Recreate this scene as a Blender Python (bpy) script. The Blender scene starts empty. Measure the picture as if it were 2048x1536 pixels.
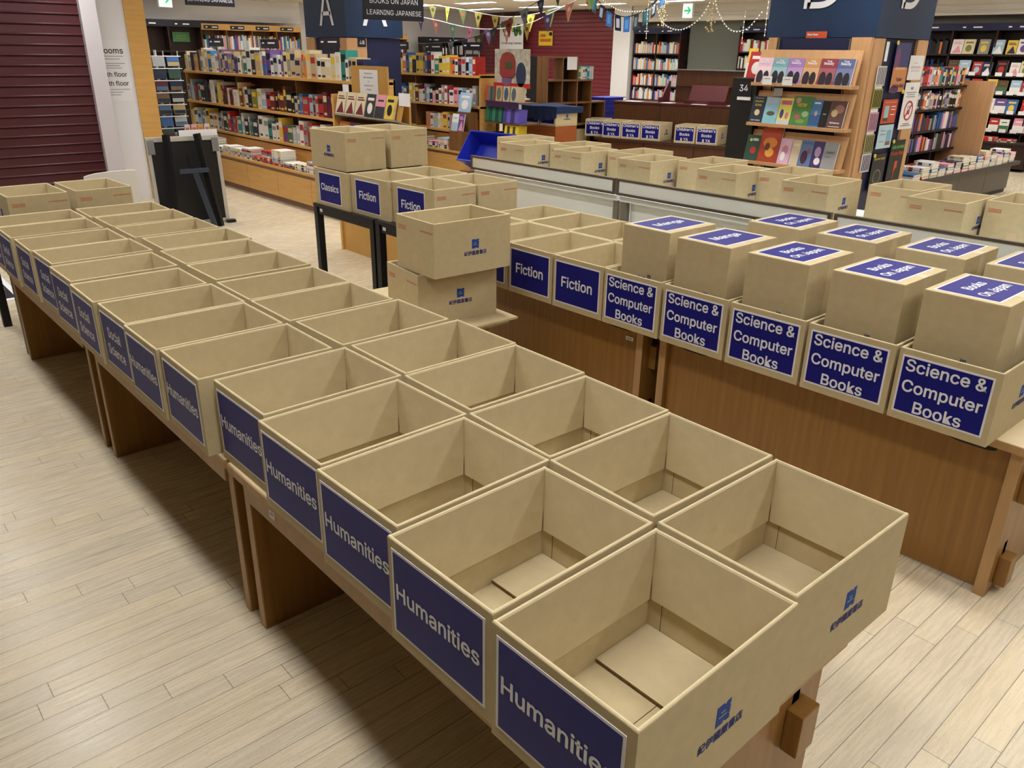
import bpy, bmesh, math, random, os
from mathutils import Vector, Matrix
from math import sin, cos, radians, pi
SC = bpy.context.scene
COL = SC.collection
rnd = random.Random(7)

# ------------------------------------------------------------------ camera, world, light, exposure
cam_d = bpy.data.cameras.new('camera')
cam = bpy.data.objects.new('camera', cam_d); COL.objects.link(cam)
yaw, pit, rol = 0.725421831, -0.395431721, 0.0148729908
fw = Vector((sin(yaw)*cos(pit), cos(yaw)*cos(pit), sin(pit)))
rt0 = Vector((cos(yaw), -sin(yaw), 0)); up0 = rt0.cross(fw)
rt = rt0*cos(rol) + up0*sin(rol); up = up0*cos(rol) - rt0*sin(rol)
m3 = Matrix((rt, up, -fw)).transposed()
cam.matrix_world = Matrix.Translation((-0.7662, -0.5302, 1.7915)) @ m3.to_4x4()
cam_d.sensor_fit = 'HORIZONTAL'; cam_d.sensor_width = 36; cam_d.lens = 1590.52*36/2048
cam_d.clip_start = 0.05; cam_d.clip_end = 200
SC.camera = cam

w = bpy.data.worlds.new('world'); SC.world = w; w.use_nodes = True
w.node_tree.nodes['Background'].inputs[0].default_value = (1.0, 0.97, 0.93, 1)
w.node_tree.nodes['Background'].inputs[1].default_value = 0.03
SC.view_settings.view_transform = 'Standard'; SC.view_settings.look = 'None'
SC.view_settings.gamma = 1; SC.view_settings.use_curve_mapping = False
SC.view_settings.exposure = 0.0
LIGHT_STRENGTH = 10.0      # glow of the diffusers
LAMP_POWER = 9.5         # each ceiling fixture's lamp, watts
LAMP_SPREAD = radians(112)
CEIL = 2.85
SC.cycles.max_bounces = 6; SC.cycles.diffuse_bounces = 4; SC.cycles.glossy_bounces = 3
SC.cycles.use_denoising = True; SC.cycles.sample_clamp_indirect = 4.0
SC.cycles.caustics_reflective = False; SC.cycles.caustics_refractive = False

# ------------------------------------------------------------------ helpers
def lin(r, g, b):
    f = lambda c: (c/255/12.92) if c/255 <= .04045 else ((c/255+.055)/1.055)**2.4
    return (f(r), f(g), f(b), 1)

MATS = {}
def mat(name, rgb, rough=.55, metal=0., spec=.35, var=.0, scale=8., stretch=None, bump=0., emit=0., coat=0.):
    """Principled material with a procedural tone variation."""
    if name in MATS: return MATS[name]
    m = bpy.data.materials.new(name); m.use_nodes = True
    nt = m.node_tree; b = nt.nodes['Principled BSDF']
    c = lin(*rgb)
    b.inputs['Base Color'].default_value = c
    b.inputs['Roughness'].default_value = rough
    b.inputs['Metallic'].default_value = metal
    b.inputs['Specular IOR Level'].default_value = spec
    if coat: b.inputs['Coat Weight'].default_value = coat; b.inputs['Coat Roughness'].default_value = .15
    if emit:
        b.inputs['Emission Color'].default_value = c; b.inputs['Emission Strength'].default_value = emit
    if var or bump:
        tc = nt.nodes.new('ShaderNodeTexCoord'); mp = nt.nodes.new('ShaderNodeMapping')
        nz = nt.nodes.new('ShaderNodeTexNoise'); nz.inputs['Scale'].default_value = scale
        nz.inputs['Detail'].default_value = 5
        if stretch: mp.inputs['Scale'].default_value = stretch
        nt.links.new(tc.outputs['Object'], mp.inputs[0]); nt.links.new(mp.outputs[0], nz.inputs['Vector'])
        if var:
            cr = nt.nodes.new('ShaderNodeValToRGB')
            lo = tuple(max(0, x*(1-var)) for x in c[:3]) + (1,); hi = tuple(min(1, x*(1+var)) for x in c[:3]) + (1,)
            cr.color_ramp.elements[0].position = .3; cr.color_ramp.elements[0].color = lo
            cr.color_ramp.elements[1].position = .7; cr.color_ramp.elements[1].color = hi
            nt.links.new(nz.outputs[0], cr.inputs[0]); nt.links.new(cr.outputs[0], b.inputs['Base Color'])
        if bump:
            bp = nt.nodes.new('ShaderNodeBump'); bp.inputs['Strength'].default_value = bump
            bp.inputs['Distance'].default_value = .002
            nt.links.new(nz.outputs[0], bp.inputs['Height']); nt.links.new(bp.outputs[0], b.inputs['Normal'])
    MATS[name] = m
    return m

_fp = bpy.utils.system_resource('DATAFILES', path='fonts')
def _font(fn):
    try: return bpy.data.fonts.load(os.path.join(_fp, fn))
    except Exception: return None
F_SANS = _font('Inter.woff2'); F_CJK = _font('Noto Sans CJK Regular.woff2')
_tc = {}
def text(body, size=1., bold=.0, font=None, width=None, height=None, res=3, line=.85, spacing=1., align='CENTER'):
    """(points, faces) of a line of lettering centred on the origin."""
    k = (body, size, bold, font and font.name, width, height, res, line, spacing, align)
    if k in _tc: return _tc[k]
    cu = bpy.data.curves.new('t', 'FONT'); cu.body = body; cu.size = 1
    cu.resolution_u = res; cu.space_line = line; cu.space_character = spacing; cu.align_x = align
    f = font or F_SANS
    if f: cu.font = f
    o = bpy.data.objects.new('t', cu); COL.objects.link(o)
    bpy.context.view_layer.update()
    ev = o.evaluated_get(bpy.context.evaluated_depsgraph_get()); me = ev.to_mesh()
    vs = [(v.co.x, v.co.y) for v in me.vertices]; fs = [tuple(p.vertices) for p in me.polygons]
    if bold:            # heavier strokes: the outline repeated a stroke-width apart
        b = bold; n = len(vs); v0 = vs; f0 = fs; vs = []; fs = []
        for i, (dx, dy) in enumerate(((-b, -b), (b, -b), (-b, b), (b, b), (0, b*1.3), (0, -b*1.3), (b*1.3, 0), (-b*1.3, 0))):
            vs += [(x+dx, y+dy, i*4e-5) for x, y in v0]; fs += [tuple(k+i*n for k in f) for f in f0]
    ev.to_mesh_clear(); bpy.data.objects.remove(o); bpy.data.curves.remove(cu)
    x0 = min(v[0] for v in vs); x1 = max(v[0] for v in vs); y0 = min(v[1] for v in vs); y1 = max(v[1] for v in vs)
    sx = sy = size
    if width: sx = sy = width/(x1-x0)
    if height:
        sy = height/(y1-y0)
        if not width: sx = sy
    vs = [((v[0]-(x0+x1)/2)*sx, (v[1]-(y0+y1)/2)*sy, v[2] if len(v) > 2 else 0) for v in vs]
    _tc[k] = (vs, fs)
    return _tc[k]

class G:
    """Collects shapes; build() links them as one mesh object."""
    def __init__(s): s.v = []; s.f = []; s.m = []
    def add(s, vs, fs, mi=0):
        n = len(s.v); s.v += [tuple(v) for v in vs]; s.f += [tuple(i+n for i in f) for f in fs]; s.m += [mi]*len(fs)
        return s
    def box(s, x0, x1, y0, y1, z0, z1, mi=0, M=None):
        vs = [Vector((x, y, z)) for x in (x0, x1) for y in (y0, y1) for z in (z0, z1)]
        if M is not None: vs = [M @ v for v in vs]
        return s.add(vs, [(0, 1, 3, 2), (4, 6, 7, 5), (0, 4, 5, 1), (2, 3, 7, 6), (0, 2, 6, 4), (1, 5, 7, 3)], mi)
    def prism(s, pts, a, b, fr, mi=0):
        """Polygon pts (in the plane of frame fr) pushed from depth a to depth b along the frame's normal."""
        o, ex, ey = fr; n = ex.cross(ey); k = len(pts)
        vs = [o+ex*x+ey*y+n*d for d in (a, b) for x, y in pts]
        fs = [tuple(range(k))[::-1], tuple(range(k, 2*k))] + [(i, (i+1) % k, k+(i+1) % k, k+i) for i in range(k)]
        return s.add(vs, fs, mi)
    def rect(s, cx, cy, wd, ht, fr, d=.001, a=0., mi=0):
        return s.prism([(cx-wd/2, cy-ht/2), (cx+wd/2, cy-ht/2), (cx+wd/2, cy+ht/2), (cx-wd/2, cy+ht/2)], a, d, fr, mi)
    def disc(s, cx, cy, rx, ry, fr, d=.001, a=0., mi=0, n=20):
        return s.prism([(cx+rx*cos(2*pi*i/n), cy+ry*sin(2*pi*i/n)) for i in range(n)], a, d, fr, mi)
    def text(s, tx, cx, cy, fr, d=.001, mi=0, rot=0):
        o, ex, ey = fr; n = ex.cross(ey); c, q = cos(rot), sin(rot)
        return s.add([o+ex*(cx+x*c-y*q)+ey*(cy+x*q+y*c)+n*(d+k) for x, y, k in tx[0]], tx[1], mi)
    def tube(s, pts, r, mi=0, n=6):
        pts = [Vector(p) for p in pts]; vs = []; fs = []
        for i, p in enumerate(pts):
            t = (pts[min(i+1, len(pts)-1)]-pts[max(i-1, 0)]).normalized()
            a = t.cross(Vector((0, 0, 1)) if abs(t.z) < .9 else Vector((1, 0, 0))).normalized(); b = t.cross(a)
            vs += [p+a*(r*cos(2*pi*j/n))+b*(r*sin(2*pi*j/n)) for j in range(n)]
        for i in range(len(pts)-1):
            fs += [(i*n+j, i*n+(j+1) % n, (i+1)*n+(j+1) % n, (i+1)*n+j) for j in range(n)]
        fs += [tuple(range(n))[::-1], tuple(range((len(pts)-1)*n, len(pts)*n))]
        return s.add(vs, fs, mi)
    def ball(s, c, r, mi=0):
        vs = [(0, 0, 1), (1, 0, 0), (0, 1, 0), (-1, 0, 0), (0, -1, 0), (0, 0, -1)]
        c = Vector(c)
        return s.add([c+Vector(v)*r for v in vs], [(0, 1, 2), (0, 2, 3), (0, 3, 4), (0, 4, 1), (5, 2, 1), (5, 3, 2), (5, 4, 3), (5, 1, 4)], mi)
    def mesh(s, name, mats, bev=0., seg=2):
        me = bpy.data.meshes.new(name); me.from_pydata(s.v, [], s.f)
        for m in (mats if isinstance(mats, (list, tuple)) else [mats]): me.materials.append(m)
        me.polygons.foreach_set('material_index', s.m)
        bm = bmesh.new(); bm.from_mesh(me); bmesh.ops.recalc_face_normals(bm, faces=bm.faces)
        if bev:
            es = [e for e in bm.edges if len(e.link_faces) == 2 and e.calc_face_angle(0) > .6]
            bmesh.ops.bevel(bm, geom=es, offset=bev, segments=seg, profile=.7, affect='EDGES', clamp_overlap=True)
        bm.to_mesh(me); bm.free(); me.update()
        return me
    def build(s, name, mats, parent=None, bev=0., seg=2):
        return link(name, s.mesh(name, mats, bev, seg), parent)

def link(name, me, parent=None):
    o = bpy.data.objects.new(name, me); COL.objects.link(o)
    if parent is not None: o.parent = parent
    return o

def tag(o, label=None, cat=None, group=None, kind=None):
    if label: o['label'] = label
    if cat: o['category'] = cat
    if group: o['group'] = group
    if kind: o['kind'] = kind
    return o

def thing(name, label, cat, loc=(0, 0, 0), rz=0., group=None):
    o = bpy.data.objects.new(name, None); COL.objects.link(o); o.empty_display_size = .1
    o.location = loc; o.rotation_euler = (0, 0, rz)
    return tag(o, label, cat, group)

def fr(o, ex, ey): return (Vector(o), Vector(ex).normalized(), Vector(ey).normalized())
def fNY(x, y, z): return fr((x, y, z), (1, 0, 0), (0, 0, 1))      # face looking towards -Y
def fNX(x, y, z): return fr((x, y, z), (0, -1, 0), (0, 0, 1))     # face looking towards -X
def fUP(x, y, z): return fr((x, y, z), (1, 0, 0), (0, 1, 0))

ORD = ['first', 'second', 'third', 'fourth', 'fifth', 'sixth', 'seventh', 'eighth', 'ninth', 'tenth', 'eleventh', 'twelfth', 'thirteenth',
       'fourteenth', 'fifteenth', 'sixteenth', 'seventeenth', 'eighteenth', 'nineteenth']
def nth(i):
    """i from 0 -> first, second ... in words."""
    if i < 19: return ORD[i]
    t, u = divmod(i+1, 10)
    tens = ['', '', 'twent', 'thirt', 'fort', 'fift', 'sixt', 'sevent', 'eight', 'ninet'][t]
    return tens+'ieth' if u == 0 else tens+'y-'+ORD[u-1]

# ------------------------------------------------------------------ materials
def floor_material():
    m = bpy.data.materials.new('pale_plank_floor'); m.use_nodes = True; nt = m.node_tree
    N = nt.nodes; L = nt.links; b = N['Principled BSDF']
    def mth(op, a, c=None, d=None):
        n = N.new('ShaderNodeMath'); n.operation = op
        for i, x in enumerate((a, c, d)):
            if x is None: continue
            if isinstance(x, (int, float)): n.inputs[i].default_value = x
            else: L.new(x, n.inputs[i])
        return n.outputs[0]
    tc = N.new('ShaderNodeTexCoord'); sx = N.new('ShaderNodeSeparateXYZ'); L.new(tc.outputs['Object'], sx.inputs[0])
    PW, PL = .0772, .93
    v = mth('DIVIDE', mth('ADD', sx.outputs[1], 50-.0015), PW); row = mth('FLOOR', v)
    vf = mth('FRACT', v)
    grp = mth('FLOOR', mth('DIVIDE', row, 5.0))
    sh = mth('ADD', mth('MULTIPLY', row, -.155), mth('MULTIPLY', grp, 1.13))
    u = mth('DIVIDE', mth('SUBTRACT', mth('ADD', sx.outputs[0], 50.0), sh), PL); cell = mth('FLOOR', u); uf = mth('FRACT', u)
    cv = N.new('ShaderNodeCombineXYZ'); L.new(row, cv.inputs[0]); L.new(cell, cv.inputs[1])
    wn = N.new('ShaderNodeTexWhiteNoise'); L.new(cv.outputs[0], wn.inputs['Vector'])
    cr = N.new('ShaderNodeValToRGB'); L.new(wn.outputs[0], cr.inputs[0])
    e = cr.color_ramp.elements
    e[0].position = 0; e[0].color = lin(196, 184, 163)
    e[1].position = 1; e[1].color = lin(208, 194, 166)
    for p, c in ((.2, (203, 191, 168)), (.4, (199, 187, 165)), (.6, (207, 194, 169)), (.8, (201, 187, 160))):
        k = e.new(p); k.color = lin(*c)
    # grain: long streaks and short specks
    mp = N.new('ShaderNodeMapping'); mp.inputs['Scale'].default_value = (4, 60, 1); L.new(tc.outputs['Object'], mp.inputs[0])
    n1 = N.new('ShaderNodeTexNoise'); n1.inputs['Scale'].default_value = 1.6; n1.inputs['Detail'].default_value = 6; L.new(mp.outputs[0], n1.inputs['Vector'])
    mp2 = N.new('ShaderNodeMapping'); mp2.inputs['Scale'].default_value = (90, 260, 1); L.new(tc.outputs['Object'], mp2.inputs[0])
    n2 = N.new('ShaderNodeTexNoise'); n2.inputs['Scale'].default_value = 1.; n2.inputs['Detail'].default_value = 2; L.new(mp2.outputs[0], n2.inputs['Vector'])
    n3 = N.new('ShaderNodeTexNoise'); n3.inputs['Scale'].default_value = 3.2; L.new(tc.outputs['Object'], n3.inputs['Vector'])
    def mr(x, a, c, d, f):
        n = N.new('ShaderNodeMapRange'); L.new(x, n.inputs[0])
        for i, q in enumerate((a, c, d, f)): n.inputs[i+1].default_value = q
        return n.outputs[0]
    k = mth('MULTIPLY', mr(n1.outputs[0], .3, .7, .99, 1.07), mr(n2.outputs[0], .3, .42, .8, 1.0))
    k = mth('MULTIPLY', k, mr(n3.outputs[0], .3, .7, .97, 1.03))
    gap_v = mth('MINIMUM', mth('MULTIPLY', vf, PW), mth('MULTIPLY', mth('SUBTRACT', 1.0, vf), PW))
    gap_u = mth('MINIMUM', mth('MULTIPLY', uf, PL), mth('MULTIPLY', mth('SUBTRACT', 1.0, uf), PL))
    seam = mr(mth('MINIMUM', gap_v, gap_u), .0005, .0017, .3, 1.0)
    k = mth('MULTIPLY', k, seam)
    mx = N.new('ShaderNodeVectorMath'); mx.operation = 'SCALE'; L.new(cr.outputs[0], mx.inputs[0]); L.new(k, mx.inputs['Scale'])
    L.new(mx.outputs[0], b.inputs['Base Color'])
    L.new(mr(n1.outputs[0], .3, .7, .2, .34), b.inputs['Roughness'])
    b.inputs['Specular IOR Level'].default_value = .45
    bp = N.new('ShaderNodeBump'); bp.inputs['Strength'].default_value = .25; bp.inputs['Distance'].default_value = .001
    L.new(k, bp.inputs['Height']); L.new(bp.outputs[0], b.inputs['Normal'])
    return m

KRAFT = mat('kraft_card', (190, 174, 139), .8, spec=.15, var=.05, scale=30, bump=.05)
KRAFT_IN = mat('kraft_card_inside', (199, 184, 150), .85, spec=.12, var=.05, scale=30)
FLUTE = mat('cut_card_edge', (120, 96, 62), .9, spec=.1)
TAPE = mat('clear_brown_tape', (198, 176, 142), .3, spec=.5)
BLUE = mat('blue_sign_print', (20, 22, 118), .45, spec=.2, var=.03, scale=5)
WHITE = mat('white_sign_paper', (226, 226, 232), .5)
LETTER = mat('white_lettering', (228, 230, 240), .45)
INK = mat('dark_blue_ink', (48, 58, 112), .7, spec=.2)
INK2 = mat('blue_ink', (38, 72, 148), .7, spec=.2)
RED = mat('red_ink', (188, 74, 52), .7, spec=.2)
WOOD = mat('honey_oak_panel', (140, 100, 48), .38, spec=.4, var=.14, scale=3, stretch=(14, 14, .7))
WOOD_X = mat('honey_oak_board', (172, 124, 68), .4, spec=.4, var=.12, scale=3, stretch=(1, 14, 14))
WOOD_EDGE = mat('oak_edge', (172, 136, 94), .45, var=.1, scale=4, stretch=(6, 6, 1))
LAM = mat('cream_table_top', (214, 196, 160), .4, var=.04, scale=4)
MAPLE = mat('maple_veneer', (205, 160, 92), .42, var=.08, scale=3, stretch=(1, 1, 10))
BEECH = mat('beech_veneer', (190, 148, 106), .42, var=.08, scale=3, stretch=(10, 10, 1))
KICK = mat('brown_plinth', (128, 98, 78), .5, var=.08)
DARKWOOD = mat('espresso_wood', (46, 30, 26), .4, var=.15, scale=4, stretch=(8, 8, 1))
WALNUT = mat('walnut_desk', (88, 54, 34), .4, var=.15, scale=3, stretch=(10, 10, 1))
CUBEW = mat('brown_oak_shelf', (120, 84, 50), .5, var=.14, scale=3, stretch=(8, 8, 1))
MAROON = mat('maroon_panel', (84, 34, 38), .45, var=.05)
BLACK = mat('matte_black', (22, 22, 24), .5)
BLACKM = mat('black_steel', (26, 27, 30), .4, metal=.3)
NAVY = mat('navy_panel', (24, 46, 78), .5, var=.04)
NAVY2 = mat('deep_navy_board', (28, 32, 66), .5, var=.04)
SLATE = mat('blue_grey_steel', (58, 68, 84), .4, metal=.3)
SIGNBLK = mat('black_sign', (28, 28, 38), .4)
WHITEP = mat('white_laminate', (226, 234, 236), .35, var=.02, scale=3)
STEEL = mat('brushed_steel', (150, 148, 146), .3, metal=.9)
ALU = mat('satin_aluminium', (202, 200, 196), .35, metal=.6)
PAINT = mat('white_wall_paint', (222, 223, 228), .6, var=.02, scale=2)
PAINT2 = mat('ivory_wall_paint', (205, 200, 192), .6, var=.02, scale=2)
CEILM = mat('ceiling_board', (206, 198, 184), .8, var=.03, scale=1)
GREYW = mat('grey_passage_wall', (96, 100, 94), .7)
SHUT = mat('burgundy_shutter_paint', (72, 28, 36), .32, spec=.5, var=.04, scale=2)
SHUT2 = mat('far_burgundy_shutter_paint', (124, 52, 62), .32, spec=.5, var=.04, scale=2)
EMIT = mat('lit_diffuser', (255, 252, 246), .5, emit=LIGHT_STRENGTH)
GREEN = mat('exit_green_lit', (40, 190, 110), .5, emit=.6)
EXITW = mat('exit_white_lit', (235, 250, 235), .5, emit=.9)
BASK = mat('blue_plastic', (30, 44, 168), .35, var=.05)
PAGE = mat('book_pages', (226, 218, 200), .8)
CLOTHN = mat('navy_cloth', (26, 46, 86), .8, var=.1, scale=12)
BEADS = mat('warm_fairy_bulb', (255, 240, 205), .4, emit=1.2)
WIRE = mat('white_wire', (220, 222, 224), .4)
PAPER = mat('white_paper', (232, 232, 236), .7)
PINKC = mat('pink_card', (226, 120, 170), .6)
def cm(r, g, b): return mat('print_%02x%02x%02x' % (r, g, b), (r, g, b), .45, spec=.3, var=.05, scale=12)

# ------------------------------------------------------------------ the setting
def struct(name, g, mats, label=None, parent=None):
    o = g.build(name, mats, parent)
    if parent is None: o['kind'] = 'structure'
    if label: o['label'] = label
    return o
struct('floor', G().box(-9, 16.6, -7, 20.2, -.1, 0), floor_material(), 'pale maple strip floor')
struct('ceiling', G().box(-9, 16.6, -7, 20.2, CEIL, CEIL+.1), CEILM, 'cream ceiling')

def slats(g, a0, a1, z0, z1, pitch, axis, at, depth=.018):
    """Rolled shutter slats as one folded profile; axis 'x': runs along X on plane y=at, 'y': along Y on plane x=at."""
    prof = []; z = z0
    while z < z1-1e-6:
        e = min(z+pitch, z1)
        prof += [(0, z), (-depth, z+.008), (-depth, z+.013), (-depth*.45, z+.021), (-depth*.3, e-.008)]
        z += pitch
    prof.append((0, z1))
    vs = []
    for a in (a0, a1):
        for d, zz in prof: vs.append((a, at+d, zz) if axis == 'x' else (at+d, a, zz))
    n = len(prof)
    g.add(vs, [(i, i+1, n+i+1, n+i) for i in range(n-1)])
    return g
# roller shutter beside the poster wall
t = tag(slats(G(), -6, 2.02, 0, 2.6, .105, 'x', 9.95).build('door_1', SHUT), 'burgundy roller shutter', kind='structure')
struct('trim_1', G().box(2.02, 2.19, 9.86, 10.3, 0, CEIL), mat('grey_white_jamb', (196, 192, 200), .55), 'pale shutter jamb')
struct('wall_left', G().box(2.19, 2.6, 10.26, 10.5, 0, CEIL), PAINT, 'white wall strip beside the shutter')
struct('trim_2', G().box(2.6, 2.83, 10.24, 10.5, 0, CEIL), MAPLE, 'maple faced end of the wall')
struct('wall_above_shutter', G().box(-6, 2.02, 9.9, 10.5, 2.6, CEIL), PAINT)
# back and far walls
struct('wall_back', G().box(-9, 16.6, 19.9, 20.1, 0, CEIL), PAINT)
g = G().box(2.8, 9.7, 19.5, 19.9, 2.37, CEIL)
for z in (2.42, 2.46, 2.50): g.box(6.9, 9.7, 19.485, 19.5, z, z+.012)
struct('trim_3', g, PAINT, 'white bulkhead with grooves over the wall bookcases')
struct('wall_far', G().box(15.85, 16.1, -7, 13.98, 0, CEIL).box(15.85, 16.1, 19.95, 20.1, 0, CEIL), PAINT2)
g = G().box(15.3, 15.85, 3, 13.4, 2.5, CEIL).box(15.28, 15.3, 3, 13.4, 2.58, 2.592).box(15.28, 15.3, 3, 13.4, 2.64, 2.652)
for z in (2.52, 2.54, 2.56): g.box(15.285, 15.3, 3, 10.3, z, z+.009)
struct('trim_4', g, PAINT2, 'ivory bulkhead above the dark wall bookcases')
tag(slats(G(), 14.0, 19.9, 0, 2.8, .105, 'y', 15.84).build('door_2', SHUT2), 'wide burgundy roller shutter on the far wall', kind='structure')
struct('trim_5', G().box(15.3, 15.95, 13.45, 14.0, 0, CEIL), PAINT, 'white column at the end of the far shutter')
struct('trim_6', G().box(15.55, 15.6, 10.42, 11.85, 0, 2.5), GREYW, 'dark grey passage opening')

# pillars
def letter(t, s, fr_, h, parent, width=None):
    return G().text(text(s, font=F_SANS, height=h, width=width, res=6), 0, 0, fr_, .004).build('letter', LETTER, parent)
pa = thing('pillar', 'square pillar with a navy head panel lettered A', 'pillar', (5.36, 9.91, 0)); pa['kind'] = 'structure'
G().box(0, .93, 0, 1.15, 1.95, CEIL-.005).build('navy_head', NAVY, pa)
G().box(.03, .9, .03, 1.12, 0, 1.945).build('core', NAVY2, pa)
G().box(0, .03, .0, .2, 0, 1.94).box(0, .03, .9, 1.15, 0, 1.94).box(0.03, .32, -.0, .03, 0, 1.94).build('beech_board', BEECH, pa)
letter(pa, 'A', fNX(-.002, .5, 2.33), .46, pa); letter(pa, 'A', fNY(.47, -.002, 2.33), .46, pa)
pl = G().rect(0, 0, .13, .11, fNY(.24, -.001, 1.885), .006).build('number_plate', SIGNBLK, pa)
G().text(text('48', height=.05), 0, 0, fNY(.24, -.0075, 1.885), .001).build('lettering', LETTER, pl)
pd = thing('pillar', 'square pillar with a navy head panel lettered D', 'pillar', (6.5, 3.02, 0)); pd['kind'] = 'structure'
G().box(-.01, 1.06, -.01, 1.06, 1.95, CEIL-.005).build('navy_head', NAVY, pd)
G().box(.02, 1.03, .02, .97, 0, 1.945).build('core', NAVY2, pd)
G().box(-.005, .02, .0, .19, 0, 1.945).box(-.005, .02, .82, 1.0, 0, 1.945).box(0, .19, -.005, .02, 0, 1.945).box(.84, 1.06, -.005, .02, 0, 1.945).build('beech_board', BEECH, pd)
letter(pd, 'D', fNX(-.012, .53, 2.42), .46, pd); letter(pd, 'D', fNY(.53, -.012, 2.42), .46, pd)

# ceiling lights: a regular grid of recessed panels
frame_me = (G().box(-.66, .66, -.16, -.14, -.012, .0).box(-.66, .66, .14, .16, -.012, 0).box(-.66, -.64, -.14, .14, -.012, 0).box(.64, .66, -.14, .14, -.012, 0)).mesh('light_frame', WHITEP)
diff_me = G().box(-.64, .64, -.14, .14, -.008, 0).mesh('diffuser', EMIT)
lamp_d = bpy.data.lights.new('lamp', 'AREA'); lamp_d.shape = 'RECTANGLE'; lamp_d.size = 1.26; lamp_d.size_y = .27
lamp_d.energy = LAMP_POWER; lamp_d.spread = LAMP_SPREAD; lamp_d.color = (1, .985, .955)
for i in range(0, 8):
    for j in range(-1, 9):
        x, y = 2.05*i-.15, .6+2.133*j
        if x > 15 or (x < 2.9 and y > 9.7): continue
        t = thing('ceiling_light', 'long white ceiling light panel set in the cream ceiling', 'ceiling light', (x, y, CEIL-.001), pi/2, 'ceiling light panels')
        link('frame', frame_me, t); link('diffuser', diff_me, t)
        l = bpy.data.objects.new('lamp', lamp_d); COL.objects.link(l); l.parent = t; l.location = (0, 0, -.014)

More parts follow.
